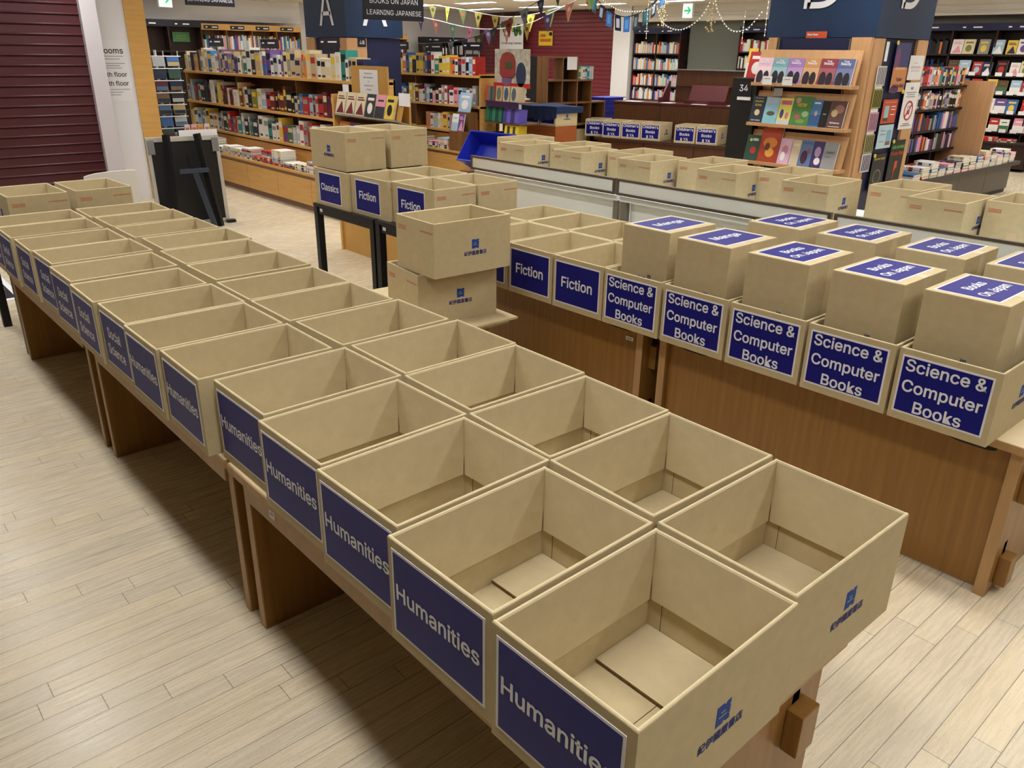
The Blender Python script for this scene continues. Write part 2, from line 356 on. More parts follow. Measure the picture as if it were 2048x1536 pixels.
# ------------------------------------------------------------------ cartons
D, W, H, T = .453, .33, .257, .004
def carton_meshes():
    R = {}
    hx, hy = D/2, W/2
    g = G()
    g.box(-hx, hx, -hy, -hy+T, 0, H).box(-hx, hx, hy-T, hy, 0, H).box(-hx, -hx+T, -hy+T, hy-T, 0, H).box(hx-T, hx, -hy+T, hy-T, 0, H)
    g.box(-hx+T, hx-T, -hy+T, -.001, .0, .004).box(-hx+T, hx-T, .001, hy-T, 0, .004)
    g.box(-hx+T, hx-T, -.001, .001, 0, .0015, 1)
    g.box(hx-T-.0016, hx-T, hy-T-.036, hy-T, .006, H-.08).box(hx-T-.0018, hx-T, hy-T-.0366, hy-T-.036, .006, H-.08, 1)
    R['body'] = g.mesh('body', [KRAFT, FLUTE])
    def flap(half_len, sgn, axis, dist):
        z0 = H-.164
        prof = [(.0003, H-.002), (.0006, H+.0015), (.003, H+.0034), (.0065, H+.0028), (.0088, H-.001), (.015, z0), (.0115, z0), (T+.0006, H-.004)]
        g = G(); n = len(prof); vs = []
        for k in (-1, 1):
            for i, (d, z) in enumerate(prof):
                inner = i in (4, 5, 6, 7)
                L = (half_len-(.012 if inner else .001) - (.006 if i in (5, 6) else 0))*k
                p = sgn*(dist-d)
                vs.append((L, p, z) if axis == 'x' else (p, L, z))
        fs = [tuple(range(n))[::-1], tuple(range(n, 2*n))] + [(i, (i+1) % n, n+(i+1) % n, n+i) for i in range(n)]
        g.add(vs, fs); g.m = [0]*len(g.f)
        return g.mesh('top_flap', KRAFT_IN)
    R['flaps'] = [flap(hx, -1, 'x', hy), flap(hx, 1, 'x', hy), flap(hy, -1, 'y', hx), flap(hy, 1, 'y', hx)]
    def bf(s):
        a, b = sorted((s*(hx-T-.001), s*(hx-T-.168)))
        g = G().box(a, b, -hy+T+.001, hy-T-.001, .011, .016)
        e = b if s < 0 else a
        g.box(e-.0002, e+.0002, -hy+T+.002, hy-T-.002, .0115, .0155, 1)
        return g.mesh('bottom_flap', [KRAFT_IN, FLUTE])
    R['bottom'] = [bf(-1), bf(1)]
    # store mark: notched square over six characters
    def mark(frm, rot=0.):
        g = G(); c, q = cos(rot), sin(rot)
        sq = [(-.021, .0225), (.0, .0225), (.004, .017), (.009, .0225), (.021, .0225), (.021, .013), (.0165, .011), (.021, .009), (.021, -.009), (.0165, -.011), (.021, -.013), (.021, -.0225), (.009, -.0225), (.004, -.017), (0, -.0225), (-.021, -.0225)]
        rr = lambda x, y: (x*c-y*q, x*q+y*c)
        g.prism([rr(x, y+.012) for x, y in sq], 0, .0004, frm, 1)
        for s_, wd, yy in (('BOOKS', .013, .017), ('KINOKUNIYA', .024, .008)):
            x, y = rr(-.001, yy); g.text(text(s_, width=wd, res=1, bold=.03), x, y, frm, .0007, 2, rot)
        x, y = rr(0, -.031)
        g.text(text('紀伊國屋書店', width=.134, font=F_CJK, bold=.008, res=2), x, y, frm, .0004, 0, rot)
        return g.mesh('printed_mark', [INK, INK2, mat('pale_mark_print', (190, 186, 170), .7)])
    R['mark'] = [mark(fr((.012, -hy, .128), (1, 0, 0), (0, 0, 1))), mark(fr((-.012, hy, .128), (-1, 0, 0), (0, 0, 1)))]
    r2 = random.Random(3)
    def notice(frm):
        g = G()
        def glyphs(x0, x1, y, h, n):
            wd = (x1-x0)/n
            for i in range(n):
                cx = x0+wd*(i+.5)
                for k in range(3):
                    g.rect(cx+r2.uniform(-.1, .1)*wd, y+(k-1)*h*.36, wd*r2.uniform(.45, .85), h*.16, frm, .0004)
                g.rect(cx+r2.uniform(-.25, .25)*wd, y, wd*.16, h*.95, frm, .0005)
        glyphs(-.145, -.075, .209, .0062, 9); glyphs(-.145, -.075, .2, .0062, 9)
        for yy in (.2145, .1945): g.rect(-.11, yy, .072, .0012, frm, .0004)
        glyphs(.05, .155, .211, .009, 12)
        return g.mesh('printed_notice', RED)
    R['notice'] = [notice(fr((hx, 0, 0), (0, 1, 0), (0, 0, 1))), notice(fr((-hx, 0, 0), (0, -1, 0), (0, 0, 1)))]
    R['tape'] = [G().rect(.006, .045, .05, .09, fr((hx, 0, 0), (0, 1, 0), (0, 0, 1)), .0004).mesh('tape', TAPE), G().rect(.006, .045, .05, .09, fr((-hx, 0, 0), (0, -1, 0), (0, 0, 1)), .0004).mesh('tape', TAPE)]
    return R
CM = carton_meshes()
_signs = {}
def sign_mesh(txt, frm, key):
    """A4 landscape sign: white paper, blue print, white lettering; frm is the sign's centre."""
    if (txt, key) in _signs: return _signs[(txt, key)]
    g = G().rect(0, 0, .297, .21, frm, .0009)
    g.rect(0, 0, .284, .197, frm, .0013, .0009, 1)
    a = g.mesh('sign_panel', [WHITE, BLUE])
    b = []; lines = txt.split('\n'); wt = .012 if txt[:3] in ('Hum', 'Soc') else .011
    H_ = {'Humanities': .268, 'Social\nScience': .2, 'Fiction': .205, 'Classics': .24, 'Manga': .185, 'Books\nOn Japan': .215,
          'Science &\nComputer\nBooks': .262, "Children's\nBooks\n& YA": .262, 'Sports': .2}[txt]
    wmax = max(lines, key=len)
    nat = lambda s: (lambda v: (max(p[0] for p in v)-min(p[0] for p in v), max(p[1] for p in v)-min(p[1] for p in v)))(text(s, bold=wt)[0])
    sc = H_/max(nat(s)[0] for s in lines)
    step = .9*sc*1.0
    for i, s in enumerate(lines):
        wd, ht = nat(s); tx = text(s, size=sc, bold=wt)
        # keep baselines: letters with descenders hang lower
        desc = .19*sc if any(ch in s for ch in 'gjpqy') else .0
        cy = ((len(lines)-1)/2-i)*step - desc/2 + (.006 if len(lines) == 1 else .0)
        b.append(G().text(tx, 0, cy, frm, .0018).mesh('lettering', LETTER))
    _signs[(txt, key)] = (a, b)
    return _signs[(txt, key)]

def carton(x, y, z, label, a=0., turned=False, sign=None, group=None, face='short', jit=True):
    """x, y: the corner of the carton towards -X, -Y. turned: long side along Y."""
    lx, ly = (W, D) if turned else (D, W)
    c = Vector((x, y, 0)) + Matrix.Rotation(a, 3, 'Z') @ Vector((lx/2, ly/2, 0))
    t = thing('open_carton', label, 'cardboard box', (c.x, c.y, z), a-(pi/2 if turned else 0), group)
    b = link('body', CM['body'], t)
    for m in CM['flaps']: link('top_flap', m, t)
    for m in CM['bottom']: link('bottom_flap', m, t)
    for m in CM['mark']:
        if sign and turned and m is CM['mark'][0]: continue
        link('printed_mark', m, t)
    for i, m in enumerate(CM['notice']):
        if sign and not turned and i == 1: continue
        link('printed_notice', m, t)
    for i, m in enumerate(CM['tape']):
        if sign and not turned and i == 1: continue
        link('tape', m, t)
    if sign:
        f = fr((-D/2, .0035, .132), (0, -1, 0), (0, 0, 1)) if not turned else fr((-.02, -W/2, .128), (1, 0, 0), (0, 0, 1))
        s, l = sign_mesh(sign, f, turned)
        p = link('sign_panel', s, t)
        for q in l: link('lettering', q, p)
    return t

TOP = .613          # table top height
AX = [-.038, -.030, -.004, .006, .026, -.014, -.02, -.012, -.024, -.01, .006, -.01, -.02, -.015]
AY = [0, .3425, .6864, 1.0275, 1.3786, 1.738, 2.079, 2.417, 2.769, 3.14, 3.512, 3.849, 4.222, 4.565]
AA = [.012, .019, .022, .0175, .011, -.008, 0, .005, -.004, .012, .016, 0, .0, .004]
BX = [.428, .441, .457, .480, .494, .476, .458, .460, .475, .476, .50, .478, .474, .458]
BY = [.017, .366, .705, 1.048, 1.386, 1.735, 2.083, 2.425, 2.795, 3.145, 3.49, 3.857, 4.215, 4.56]
BA = [-.009, -.02, -.022, -.01, -.007, .01, .0, -.006, .01, .002, -.008, .004, 0, -.01]
for i in range(14):
    s = 'Humanities' if i < 7 else 'Social\nScience'
    sw = 'humanities' if i < 7 else 'social science'
    k = i if i < 7 else i-7
    lab = 'open carton with a %s sign, %s of its kind towards the shutter' % (sw, nth(k))
    carton(AX[i], AY[i], TOP+.0005, lab, AA[i], sign=s, group='signed cartons on the long table row')
    lab = 'open carton without a sign, behind the %s %s carton of the long table row' % (nth(k), sw)
    carton(BX[i], BY[i], TOP+.0005, lab, BA[i], group='unsigned cartons on the long table row')

SY = [.187, .529, .872, 1.218, 1.563, 1.902, 2.244, 2.587, 2.93]
SN = ['Science &\nComputer\nBooks']*5+['Fiction']*4
for i, y in enumerate(SY):
    sw, k = ('science and computer books', i) if i < 5 else ('fiction', i-5)
    carton(1.951, y, TOP+.0005, 'open carton with a %s sign, %s above the oak panel' % (sw, nth(k)), .004+.006*(i % 3-1), sign=SN[i], group='signed cartons over the oak panel')
CY = [.2, .54, .888, 1.23, 1.585, 1.93, 2.27, 2.61, 2.945]
for i, y in enumerate(CY):
    what = 'holding a stood-up closed carton' if i < 4 else 'empty'
    carton(2.412, y, TOP+.0005, '%s open carton, %s of the second file on the oak tables' % (what, nth(i)), .003*(i % 3-1), group='second file of cartons on the oak tables')

# closed cartons stood on end
KX, KY, KH = .34, .266, .453
def closed_meshes():
    R = {}
    hx, hy = KX/2, KY/2
    R['body'] = G().box(-hx, hx, -hy, hy, 0, KH).mesh('body', KRAFT, bev=.004)
    R['tape'] = G().rect(0, KH/2, .05, KH, fr((0, -hy, 0), (1, 0, 0), (0, 0, 1)), .0005).rect(0, -hy+.03, .05, .06, fUP(0, 0, KH), .0005).mesh('tape', mat('clear_tape', (206, 188, 152), .25, spec=.5))
    frm = fr((-hx, -.004, .182), (0, -1, 0), (0, 0, 1))
    g = G(); c, q = 0., 1.
    rr = lambda x, y: (x*c-y*q, x*q+y*c)
    sq = [(-.021, .0225), (.0, .0225), (.004, .017), (.009, .0225), (.021, .0225), (.021, .009), (.0165, .0), (.021, -.009), (.021, -.0225), (.009, -.0225), (.004, -.017), (0, -.0225), (-.021, -.0225)]
    g.prism([rr(x+.03, y+.012) for x, y in sq], 0, .0004, frm, 1)
    x, y = rr(0.0, -.031); g.text(text('紀伊國屋書店', width=.134, font=F_CJK, bold=.008, res=2), x, y, frm, .0004, 0, pi/2)
    R['mark'] = g.mesh('printed_mark', [INK, INK2])
    return R
KM = closed_meshes()
def closed(x, y, ztop, txt, label, a=0.):
    c = Vector((x, y, 0)) + Matrix.Rotation(a, 3, 'Z') @ Vector((KX/2, KY/2, 0))
    t = thing('closed_carton', label, 'cardboard box', (c.x, c.y, ztop-KH), a, 'closed cartons stood on end')
    for k in ('body', 'tape', 'mark'): link({'mark': 'printed_mark'}.get(k, k), KM[k], t)
    s, l = sign_mesh(txt, fUP(0, .008, KH), 'top')
    p = link('sign_panel', s, t)
    for q in l: link('lettering', q, p)
for i, (x, y, s, a) in enumerate([(1.996, .232, 'Books\nOn Japan', -.0), (1.993, .56, 'Books\nOn Japan', 0), (1.984, .912, 'Books\nOn Japan', .004), (1.985, 1.258, 'Manga', .006), (2.023, 1.594, 'Manga', .004)]):
    sw = 'books on Japan' if i < 3 else 'manga'
    closed(x, y, 1.075, s, 'closed carton with a %s sign, standing in the %s science carton' % (sw, nth(i)), a)
for i, (x, y, a) in enumerate([(2.505, .226, 0), (2.505, .562, .004), (2.507, .912, .01), (2.503, 1.252, .012)]):
    closed(x, y, 1.085, 'Books\nOn Japan', 'closed carton with a books on Japan sign, %s in the second file' % nth(i), a)

# loose pair on the flattened cartons
carton(1.35, 2.55, .5375, 'lower open carton of the loose pair, tilted askew under another carton', -.12, group='loose pair of cartons in the aisle')
t = carton(1.372, 2.44, .5375+H+.0035, 'upper open carton of the loose pair, resting on the rim of another carton', -.04, group='loose pair of cartons in the aisle')
for i in range(3):
    g = G().box(-.4, .4, -.44, .44, 0, .011)
    o = g.build('flattened_carton', KRAFT, bev=.001)
    o.location = (1.44-.02*i+.02, 2.83+.012*i, .526-.0115*i); o.rotation_euler = (0, 0, radians((-2, 1, -1)[i]))
    tag(o, ['topmost flattened carton under the loose pair', 'flattened carton in the middle of the flat pile', 'lowest flattened carton of the flat pile'][i], 'cardboard sheet', 'flattened cartons')
t = thing('low_table', 'low wooden table under the flattened cartons', 'table', (1.42, 2.84, 0))
G().box(-.28, .28, -.4, .4, .47, .5025).build('table_top', WOOD_X, t)
for sx in (-1, 1):
    for sy in (-1, 1): G().box(sx*.24-.025, sx*.24+.025, sy*.35-.025, sy*.35+.025, 0, .47).build('leg', WOOD, t)

# ------------------------------------------------------------------ oak trestle tables with wedged tenons
def wedge_table(name_label, x0, x1, y0, y1, front_panel, group):
    """Top, two end boards with slots, wedged rails; the oak panel hangs under the -X edge when front_panel."""
    t = thing('display_table', name_label, 'table', ((x0+x1)/2, (y0+y1)/2, 0), 0, group)
    hx, hy = (x1-x0)/2, (y1-y0)/2
    G().box(-hx, hx, -hy, hy, TOP-.03, TOP).build('table_top', [LAM], t, bev=.003)
    G().box(-hx-.004, -hx+.0, -hy, hy, TOP-.03, TOP-.002).box(hx, hx+.004, -hy, hy, TOP-.03, TOP-.002).box(-hx, hx, -hy-.004, -hy, TOP-.03, TOP-.002).box(-hx, hx, hy, hy+.004, TOP-.03, TOP-.002).build('top_edge', WOOD_EDGE, t)
    for s in (-1, 1):
        ye = s*(hy-.045)
        g = G().box(-hx+.032, hx-.03, ye-.019, ye+.019, .0, TOP-.03)
        p = g.build('end_board', [WOOD], t, bev=.002)
        G().box(-hx+.028, -hx+.032, ye-.019, ye+.019, .0, TOP-.03).build('edge_band', WOOD_EDGE, p)
        yo = ye+s*.0195
        for (zz, hh) in ((.46, .16), (.12, .16)):
            for xx in ((-hx+.14, hx-.14) if not front_panel else (-hx+.12, hx-.14)):
                G().box(xx-.014, xx+.014, min(yo, yo-s*.001), max(yo, yo+s*.0005), zz-hh/2, zz+hh/2).build('slot', BLACK, p)  # black patch on the solid board, painting in the slot's dark inside
                a, b = sorted((yo, yo+s*.04))
                G().box(xx-.035, xx+.035, a, b, zz-.085, zz+.03).build('wedge', WOOD, p, bev=.004)
    if front_panel:
        xp = -hx+.068
        pn = G().box(xp-.011, xp+.011, -hy+.065, hy-.065, .012, TOP-.032).build('front_panel', WOOD, t, bev=.002)
        for yy in (-hy+.2, hy-.2):
            f = fNX(xp-.0112, yy, TOP-.06); pts = [(.055*cos(q)+(.03 if cos(q) > 0 else -.03), .014*sin(q)) for q in [2*pi*k/20 for k in range(20)]]
            G().prism(pts, 0, .0006, f).build('hand_slot', BLACK, pn)  # no hole cut: black oval paints in the dark of the grip
    else:
        G().box(-hx+.02, -hx+.04, -hy+.07, hy-.07, TOP-.115, TOP-.03).build('apron', WOOD_EDGE, t, bev=.002)
        G().box(hx-.16, hx-.138, -hy+.06, hy-.06, .05, TOP-.03).build('back_panel', WOOD, t)
    return t
gA = 'oak tables of the long row'
for i, (y0, y1) in enumerate(((.03, 1.665), (1.69, 3.245), (3.30, 4.90))):
    wedge_table(['oak trestle table at the open end of the long carton row', 'middle oak trestle table of the long carton row', 'oak trestle table of the long carton row beside the shutter'][i], .015, .735, y0, y1, False, gA)
o = G().rect(0, 0, .035, .03, fNX(.0345, 1.42, TOP-.075), .001).rect(0, 0, .02, .008, fNX(.0345, 1.42, TOP-.075), .0014, .001, 1).build('price_tag', [PAPER, mat('grey_print', (150, 150, 160))])
tag(o, 'small white sticker tag on the apron of the long row', 'tag')
for i, (y0, y1) in enumerate(((.075, 1.665), (1.715, 3.29))):
    wedge_table(['oak table with a full front panel under the science cartons', 'oak table with a full front panel under the fiction cartons'][i], 2.05, 2.83, y0, y1, True, 'panelled oak tables')
o = G().rect(0, 0, .045, .018, fNX(2.105, 1.845, .505), .001).rect(0, 0, .032, .008, fNX(2.105, 1.845, .505), .0014, .001, 1).build('price_tag', [PAPER, mat('grey_print', (150, 150, 160))])
tag(o, 'small printed asset tag on the oak front panel', 'tag')

# ------------------------------------------------------------------ black steel tables
def steel_table(label, x0, x1, y0, y1, top, group='black steel tables'):
    t = thing('steel_table', label, 'table', ((x0+x1)/2, (y0+y1)/2, 0), 0, group)
    hx, hy = (x1-x0)/2, (y1-y0)/2
    G().box(-hx, hx, -hy, hy, top-.02, top).build('table_top', BLACKM, t, bev=.002)
    G().box(-hx+.01, -hx+.035, -hy+.045, hy-.045, top-.075, top-.02).box(hx-.035, hx-.01, -hy+.045, hy-.045, top-.075, top-.02).box(-hx+.035, hx-.035, -hy+.01, -hy+.035, top-.075, top-.02).box(-hx+.035, hx-.035, hy-.035, hy-.01, top-.075, top-.02).build('rail', BLACKM, t)
    for sx in (-1, 1):
        for sy in (-1, 1): G().box(sx*(hx-.027)-.025, sx*(hx-.027)+.025, sy*(hy-.027)-.025, sy*(hy-.027)+.025, 0, top-.02).build('leg', BLACKM, t, bev=.003)
    G().rect(0, 0, .035, .022, fNX(-hx+.0095, hy-.1, top-.045), .001).build('asset_tag', PAPER, t)
BT = .75
steel_table('black steel table under the classics carton', 2.045, 2.86, 4.06, 4.88, BT)
steel_table('black steel table under the single top fiction carton', 2.045, 2.86, 3.32, 4.04, BT)
carton(2.06, 4.385, BT+.0005, 'open carton with a classics sign on the black table', .012, True, 'Classics', 'cartons on the black tables')
carton(2.085, 3.925, BT+.0005, 'open carton with a fiction sign beside the classics carton', .012, True, 'Fiction', 'cartons on the black tables')
carton(2.12, 3.465, BT+.0005, 'open carton with a fiction sign partly behind the loose pair', .015, True, 'Fiction', 'cartons on the black tables')
carton(2.465, 3.46, BT+.0005, 'unsigned open carton behind the partly hidden fiction carton on the black table', .012, True, None, 'cartons on the black tables')
carton(2.425, 3.93, BT+.0005, 'unsigned open carton behind the middle carton of the black tables', .012, True, None, 'cartons on the black tables')
carton(2.405, 4.393, BT+.0005, 'unsigned open carton behind the classics carton, under a stacked one', .012, True, None, 'cartons on the black tables')
carton(2.09, 4.44, BT+H+.0045, 'open carton stacked on the classics carton, showing its blue mark', .04, True, None, 'cartons stacked on the black table')
carton(2.455, 4.44, BT+H+.0045, 'open carton stacked on the second file beside the one above classics', .045, True, None, 'cartons stacked on the black table')
steel_table('black steel table behind the end of the long carton row', .05, .85, 4.945, 5.7, .705)
carton(.5, 4.975, .7055, 'open carton turned crosswise past the long row, beside the white folded table', .03, True, None, 'crosswise cartons by the shutter')
carton(.125, 4.965, .7055, 'open carton turned crosswise past the long row, at the shutter side', .02, True, None, 'crosswise cartons by the shutter')

# ------------------------------------------------------------------ white counters with framed front panels
def white_counter(label, y0, y1):
    t = thing('white_counter', label, 'counter', (3.95, (y0+y1)/2, 0), 0, 'white panelled counters')
    h = (y1-y0)/2
    fp = G().box(-.004, .014, -h+.02, h-.02, .805, .895).build('front_panel', WHITEP, t)
    f = G()
    f.box(-.01, .02, -h, h, .893, .91).box(-.01, .02, -h, h, .787, .807).box(-.01, .02, -h, -h+.022, .807, .893).box(-.01, .02, h-.022, h, .807, .893)
    f.build('panel_frame', mat('dark_bronze_frame', (112, 106, 100), .35, metal=.8), t, bev=.002)
    G().box(.03, 1.0, -h+.005, h-.005, .735, .775).build('counter_top', WHITEP, t)
    G().box(.1, .118, -h+.06, h-.06, .05, .735).build('lower_panel', WHITEP, t)
    for s in (-1, 1):
        G().box(.05, .1, s*(h-.03)-.025, s*(h-.03)+.025, 0, .735).build('leg', STEEL, t)
        G().box(.9, .95, s*(h-.03)-.025, s*(h-.03)+.025, 0, .735).build('leg', STEEL, t)
    return t
for i, (a, b) in enumerate(((3.625, 5.40), (1.855, 3.605), (.08, 1.835), (-1.7, .06))):
    white_counter(['white counter at the blue tray end', 'white counter behind the manga cartons', 'white counter behind the second file of books on Japan cartons', 'white counter beyond the oak table end'][i], a, b)
CT = .7755
for i, (x, y, a) in enumerate([(4.105, 4.85, 0), (4.125, 4.17, 0), (4.135, 3.445, .01), (4.135, 2.681, .015), (4.14, 2.0, .02), (4.162, 1.182, 0)]):
    carton(x, y, CT, 'open carton pushed forward on the white counters, %s from the blue tray' % nth(i), a, group='cartons on the white counters')
for i, (x, y, a) in enumerate([(4.413, 5.241, .02), (4.6, 4.51, 0), (4.6, 3.81, -.01), (4.6, 3.069, .008), (4.6, 2.353, .02), (4.6, 1.546, -.02), (4.6, .834, 0)]):
    if i: x = 4.413+.0*i
    carton(x, y, CT, 'open carton set back on the white counters, %s from the blue tray' % nth(i), a, group='cartons on the white counters')

# ------------------------------------------------------------------ books
PAL = [('white', (226, 224, 220)), ('cream', (214, 202, 172)), ('beige', (188, 168, 136)), ('grey', (140, 140, 142)), ('charcoal', (48, 48, 54)), ('black', (26, 26, 30)),
       ('navy', (34, 44, 84)), ('blue', (52, 104, 168)), ('pale blue', (160, 190, 216)), ('teal', (46, 130, 124)), ('green', (60, 110, 70)), ('olive', (126, 122, 62)),
       ('yellow', (222, 190, 72)), ('orange', (214, 122, 58)), ('red', (176, 46, 44)), ('dark red', (108, 34, 44)), ('pink', (222, 150, 170)), ('purple', (104, 76, 138)), ('brown', (96, 66, 46)), ('silver', (176, 180, 186))]
CN = [p[0] for p in PAL]
_bm = {}
def book_mesh(ci, bi):
    """Unit book: x depth (spine at 0), y thickness, z height; title band on the spine."""
    if (ci, bi) not in _bm:
        g = G().box(0, 1, 0, .12, 0, 1).box(0, 1, .88, 1, 0, 1).box(0, .06, .12, .88, 0, 1).box(.06, .96, .12, .88, .012, .985, 1)
        g.box(-.004, .0, .1, .9, .62, .86, 2).box(-.004, .0, .2, .8, .1, .2, 2)
        _bm[(ci, bi)] = g.mesh('book', [cm(*PAL[ci][1]), PAGE, cm(*PAL[bi][1])])
    return _bm[(ci, bi)]
USED = {}
def book(loc, dims, ci, label, group, rot=(0, 0, 0), name='book', cat='book', bi=None):
    if bi is None: bi = rnd.choice([0, 1, 3, 5, 12, 6, 14])
    if bi == ci: bi = 0 if ci else 4
    o = link(name, book_mesh(ci, bi)); o.location = loc; o.scale = dims; o.rotation_euler = rot
    return tag(o, label, cat, group)
def fill(y_hi, y_lo, x, z, zmax, tones, where, group, depth=.19, tmin=.03, tmax=.075, face=-1):
    """Row of upright books, spines towards -X, from y_hi (far) to y_lo (near); returns the count."""
    y = y_hi; n = 0; cnt = {}
    while y > y_lo:
        t = rnd.uniform(tmin, tmax)
        if y-t < y_lo: break
        h = min(zmax-z, rnd.uniform(.62, 1.0)*(zmax-z)); ci = rnd.choice(tones)
        lean = rnd.choice([0, 0, 0, 0, 0, .04, -.04])
        k = cnt[ci] = cnt.get(ci, -1)+1
        book((x+rnd.uniform(0, .02), y-t, z+.001), (depth*rnd.uniform(.75, 1), t, h), ci, '%s %s book from the shutter end on %s' % (nth(k), CN[ci], where), group, (0, 0, 0))
        y -= t+.0015; n += 1
    return n
def books_mass(name, label, rows, group=None, face='X', tones=None, tmin=.02, tmax=.05):
    """Far shelves: many small spines as one object of stuff. rows: (a_hi, a_lo, at, z, zmax)."""
    g = G(); pal = tones or list(range(20)); used = sorted(set(pal))
    for a1, a0, at, z, zm in rows:
        a = a0
        while a < a1:
            t = rnd.uniform(tmin, tmax); h = (zm-z)*rnd.uniform(.6, 1.0); mi = used.index(rnd.choice(pal))
            if face == 'X': g.box(at, at+.15, a, a+t-.002, z, z+h, mi)
            else: g.box(a, a+t-.002, at, at+.15, z, z+h, mi)
            a += t
    o = g.build(name, [cm(*PAL[i][1]) for i in used])
    return tag(o, label, 'books', group, 'stuff')

# long bookcase (maple) in front of pillar A
def bookcase(label, x, y0, y1, units, xs, shelves, top):
    t = thing('island_bookcase', label, 'bookcase', (0, 0, 0), 0, 'maple island bookcases')
    G().box(x+.03, xs+.4, y0+.01, y1-.01, 0, .065).build('plinth', KICK, t)
    G().box(x+.02, xs+.4, y0+.005, y1-.005, .065, .385).build('base', MAPLE, t)
    st = (y1-y0)/units
    for k in range(units): G().box(x, x+.02, y0+k*st+.004, y0+(k+1)*st-.004, .07, .372).build('drawer_front', MAPLE, t, bev=.002)
    G().box(x+.012, x+.022, y0, y1, .372, .41).build('recessed_rail', KICK, t)  # brown strip set back behind the drawer fronts, under the ledge
    G().box(x-.005, xs+.05, y0, y1, .41, .44).build('display_ledge', MAPLE, t, bev=.003)
    G().box(xs+.02, xs+.045, y0, y1, .44, .62).build('riser', MAPLE, t)
    G().box(xs+.3, xs+.32, y0, y1, .44, top).build('back_panel', CUBEW, t)
    for z in shelves:
        G().box(xs-.03, xs+.3, y0, y1, z-.032, z).build('shelf', MAPLE, t, bev=.002)
    for yy in (y0, y1-.025): G().box(xs-.005, xs+.32, yy, yy+.025, .44, max(shelves)+.02).build('end_panel', MAPLE, t)
    k = 1
    while y0+k*st*2 < y1-.1:
        G().box(xs+.03, xs+.3, y0+k*st*2-.01, y0+k*st*2+.01, .44, max(shelves)-.03).build('divider', CUBEW, t); k += 1
    return t
bookcase('long maple island bookcase packed with books, in front of pillar A', 3.75, 7.3, 12.55, 6, 4.08, (.68, 1.05, 1.47), 1.5)
T1 = [0, 1, 1, 2, 2, 3, 0, 6, 9, 13, 7, 19, 17, 18, 0, 4]
n = fill(12.5, 7.33, 4.06, 1.47, 1.80, T1, 'the top shelf before pillar A', 'books on the long maple bookcase', tmin=.05, tmax=.15)
T2 = [0, 0, 8, 7, 1, 3, 14, 5, 5, 15, 6, 19, 12, 13, 11, 18]
n += fill(12.5, 7.33, 4.06, 1.05, 1.36, T2, 'the middle shelf before pillar A', 'books on the long maple bookcase', tmin=.05, tmax=.15)
T3 = [0, 0, 8, 19, 3, 14, 1, 12, 17, 10, 5, 6, 9, 0]
n += fill(12.5, 7.33, 4.06, .68, .97, T3, 'the lowest shelf before pillar A', 'books on the long maple bookcase', tmin=.05, tmax=.15)
def piles(xa, xb, a_list, z, where, group, axis='y', tones=None, nmin=2, nmax=6, wd=.19, dp=.25):
    for i, (a, b) in enumerate(a_list):
        zz = z; m = rnd.randint(nmin, nmax)
        for k in range(m):
            t = rnd.uniform(.018, .04); ci = rnd.choice(tones or [0, 0, 1, 19, 3, 14, 8, 0])
            lab = '%s book up in the %s pile on %s' % (nth(k), nth(i), where)
            j = rnd.uniform(-.006, .006)
            if axis == 'y': book((b+j, a+dp+j, zz), (wd, t, dp), ci, lab, group, (pi/2, 0, 0), 'flat_book')
            else: book((a+j, b+j, zz+t), (wd, t, dp), ci, lab, group, (-pi/2, 0, 0), 'flat_book')
            zz += t+.001
ys = [7.42+.3*k for k in range(17)]
piles(0, 0, [(y, 3.77) for y in ys], .441, 'the long maple ledge', 'book piles on the long maple ledge', wd=.2, dp=.26)
bookcase('maple island bookcase behind the white counters, holding books on three shelves', 6.6, 8.95, 12.3, 4, 6.95, (.68, 1.05, 1.47), 1.5)
n += fill(12.2, 9.0, 6.93, 1.47, 1.78, [0, 0, 4, 5, 19, 9, 13, 7, 6, 14, 12, 8], 'the top shelf beside pillar A', 'books on the maple bookcase', tmin=.05, tmax=.11)
n += fill(12.2, 9.0, 6.93, 1.05, 1.33, [0, 5, 3, 7, 14, 8, 16, 0, 12, 15, 19], 'the middle shelf beside pillar A', 'books on the maple bookcase', tmin=.05, tmax=.11)
n += fill(10.3, 9.0, 6.93, .68, .95, [0, 10, 9, 13, 16, 17, 1, 12, 8], 'the lowest shelf beside pillar A', 'books on the maple bookcase', tmin=.06, tmax=.12)
piles(0, 0, [(9.32+.3*k, 6.63) for k in range(6)], .441, 'the shorter maple ledge', 'book piles on the shorter maple ledge', wd=.2, dp=.26, tones=[0, 8, 9, 10, 16, 1])
# small black subject signs on top of the bookcases
for i, (x, y, z, L) in enumerate([(4.2, 11.55, 1.86, .5), (4.2, 9.85, 1.845, .5), (4.2, 8.3, 1.86, .42), (7.05, 11.1, 1.86, .42), (7.05, 10.2, 1.84, .42), (7.05, 9.25, 1.86, .42)]):
    t = thing('subject_sign', ['black subject sign on the long bookcase, first from the shutter end', 'middle black subject sign on the long bookcase', 'black subject sign on the long bookcase beside pillar A',
              'black subject sign on the shorter bookcase, touching pillar A', 'middle black subject sign on the shorter bookcase', 'black subject sign at the free end of the shorter bookcase'][i], 'sign', (x, y, z), 0, 'black subject signs')
    G().box(-.006, .006, -L/2, L/2, -.055, .055).build('sign_board', SIGNBLK, t)
    G().box(-.004, .004, -.008, .008, 1.501-z, -.055).build('post', BLACK, t)
    g = G()
    for k, wdt in ((-.17, .06), (.06, .2)): g.rect(k, .01, wdt, .016, fNX(-.0062, 0, 0), .001)
    g.build('lettering', LETTER, t)

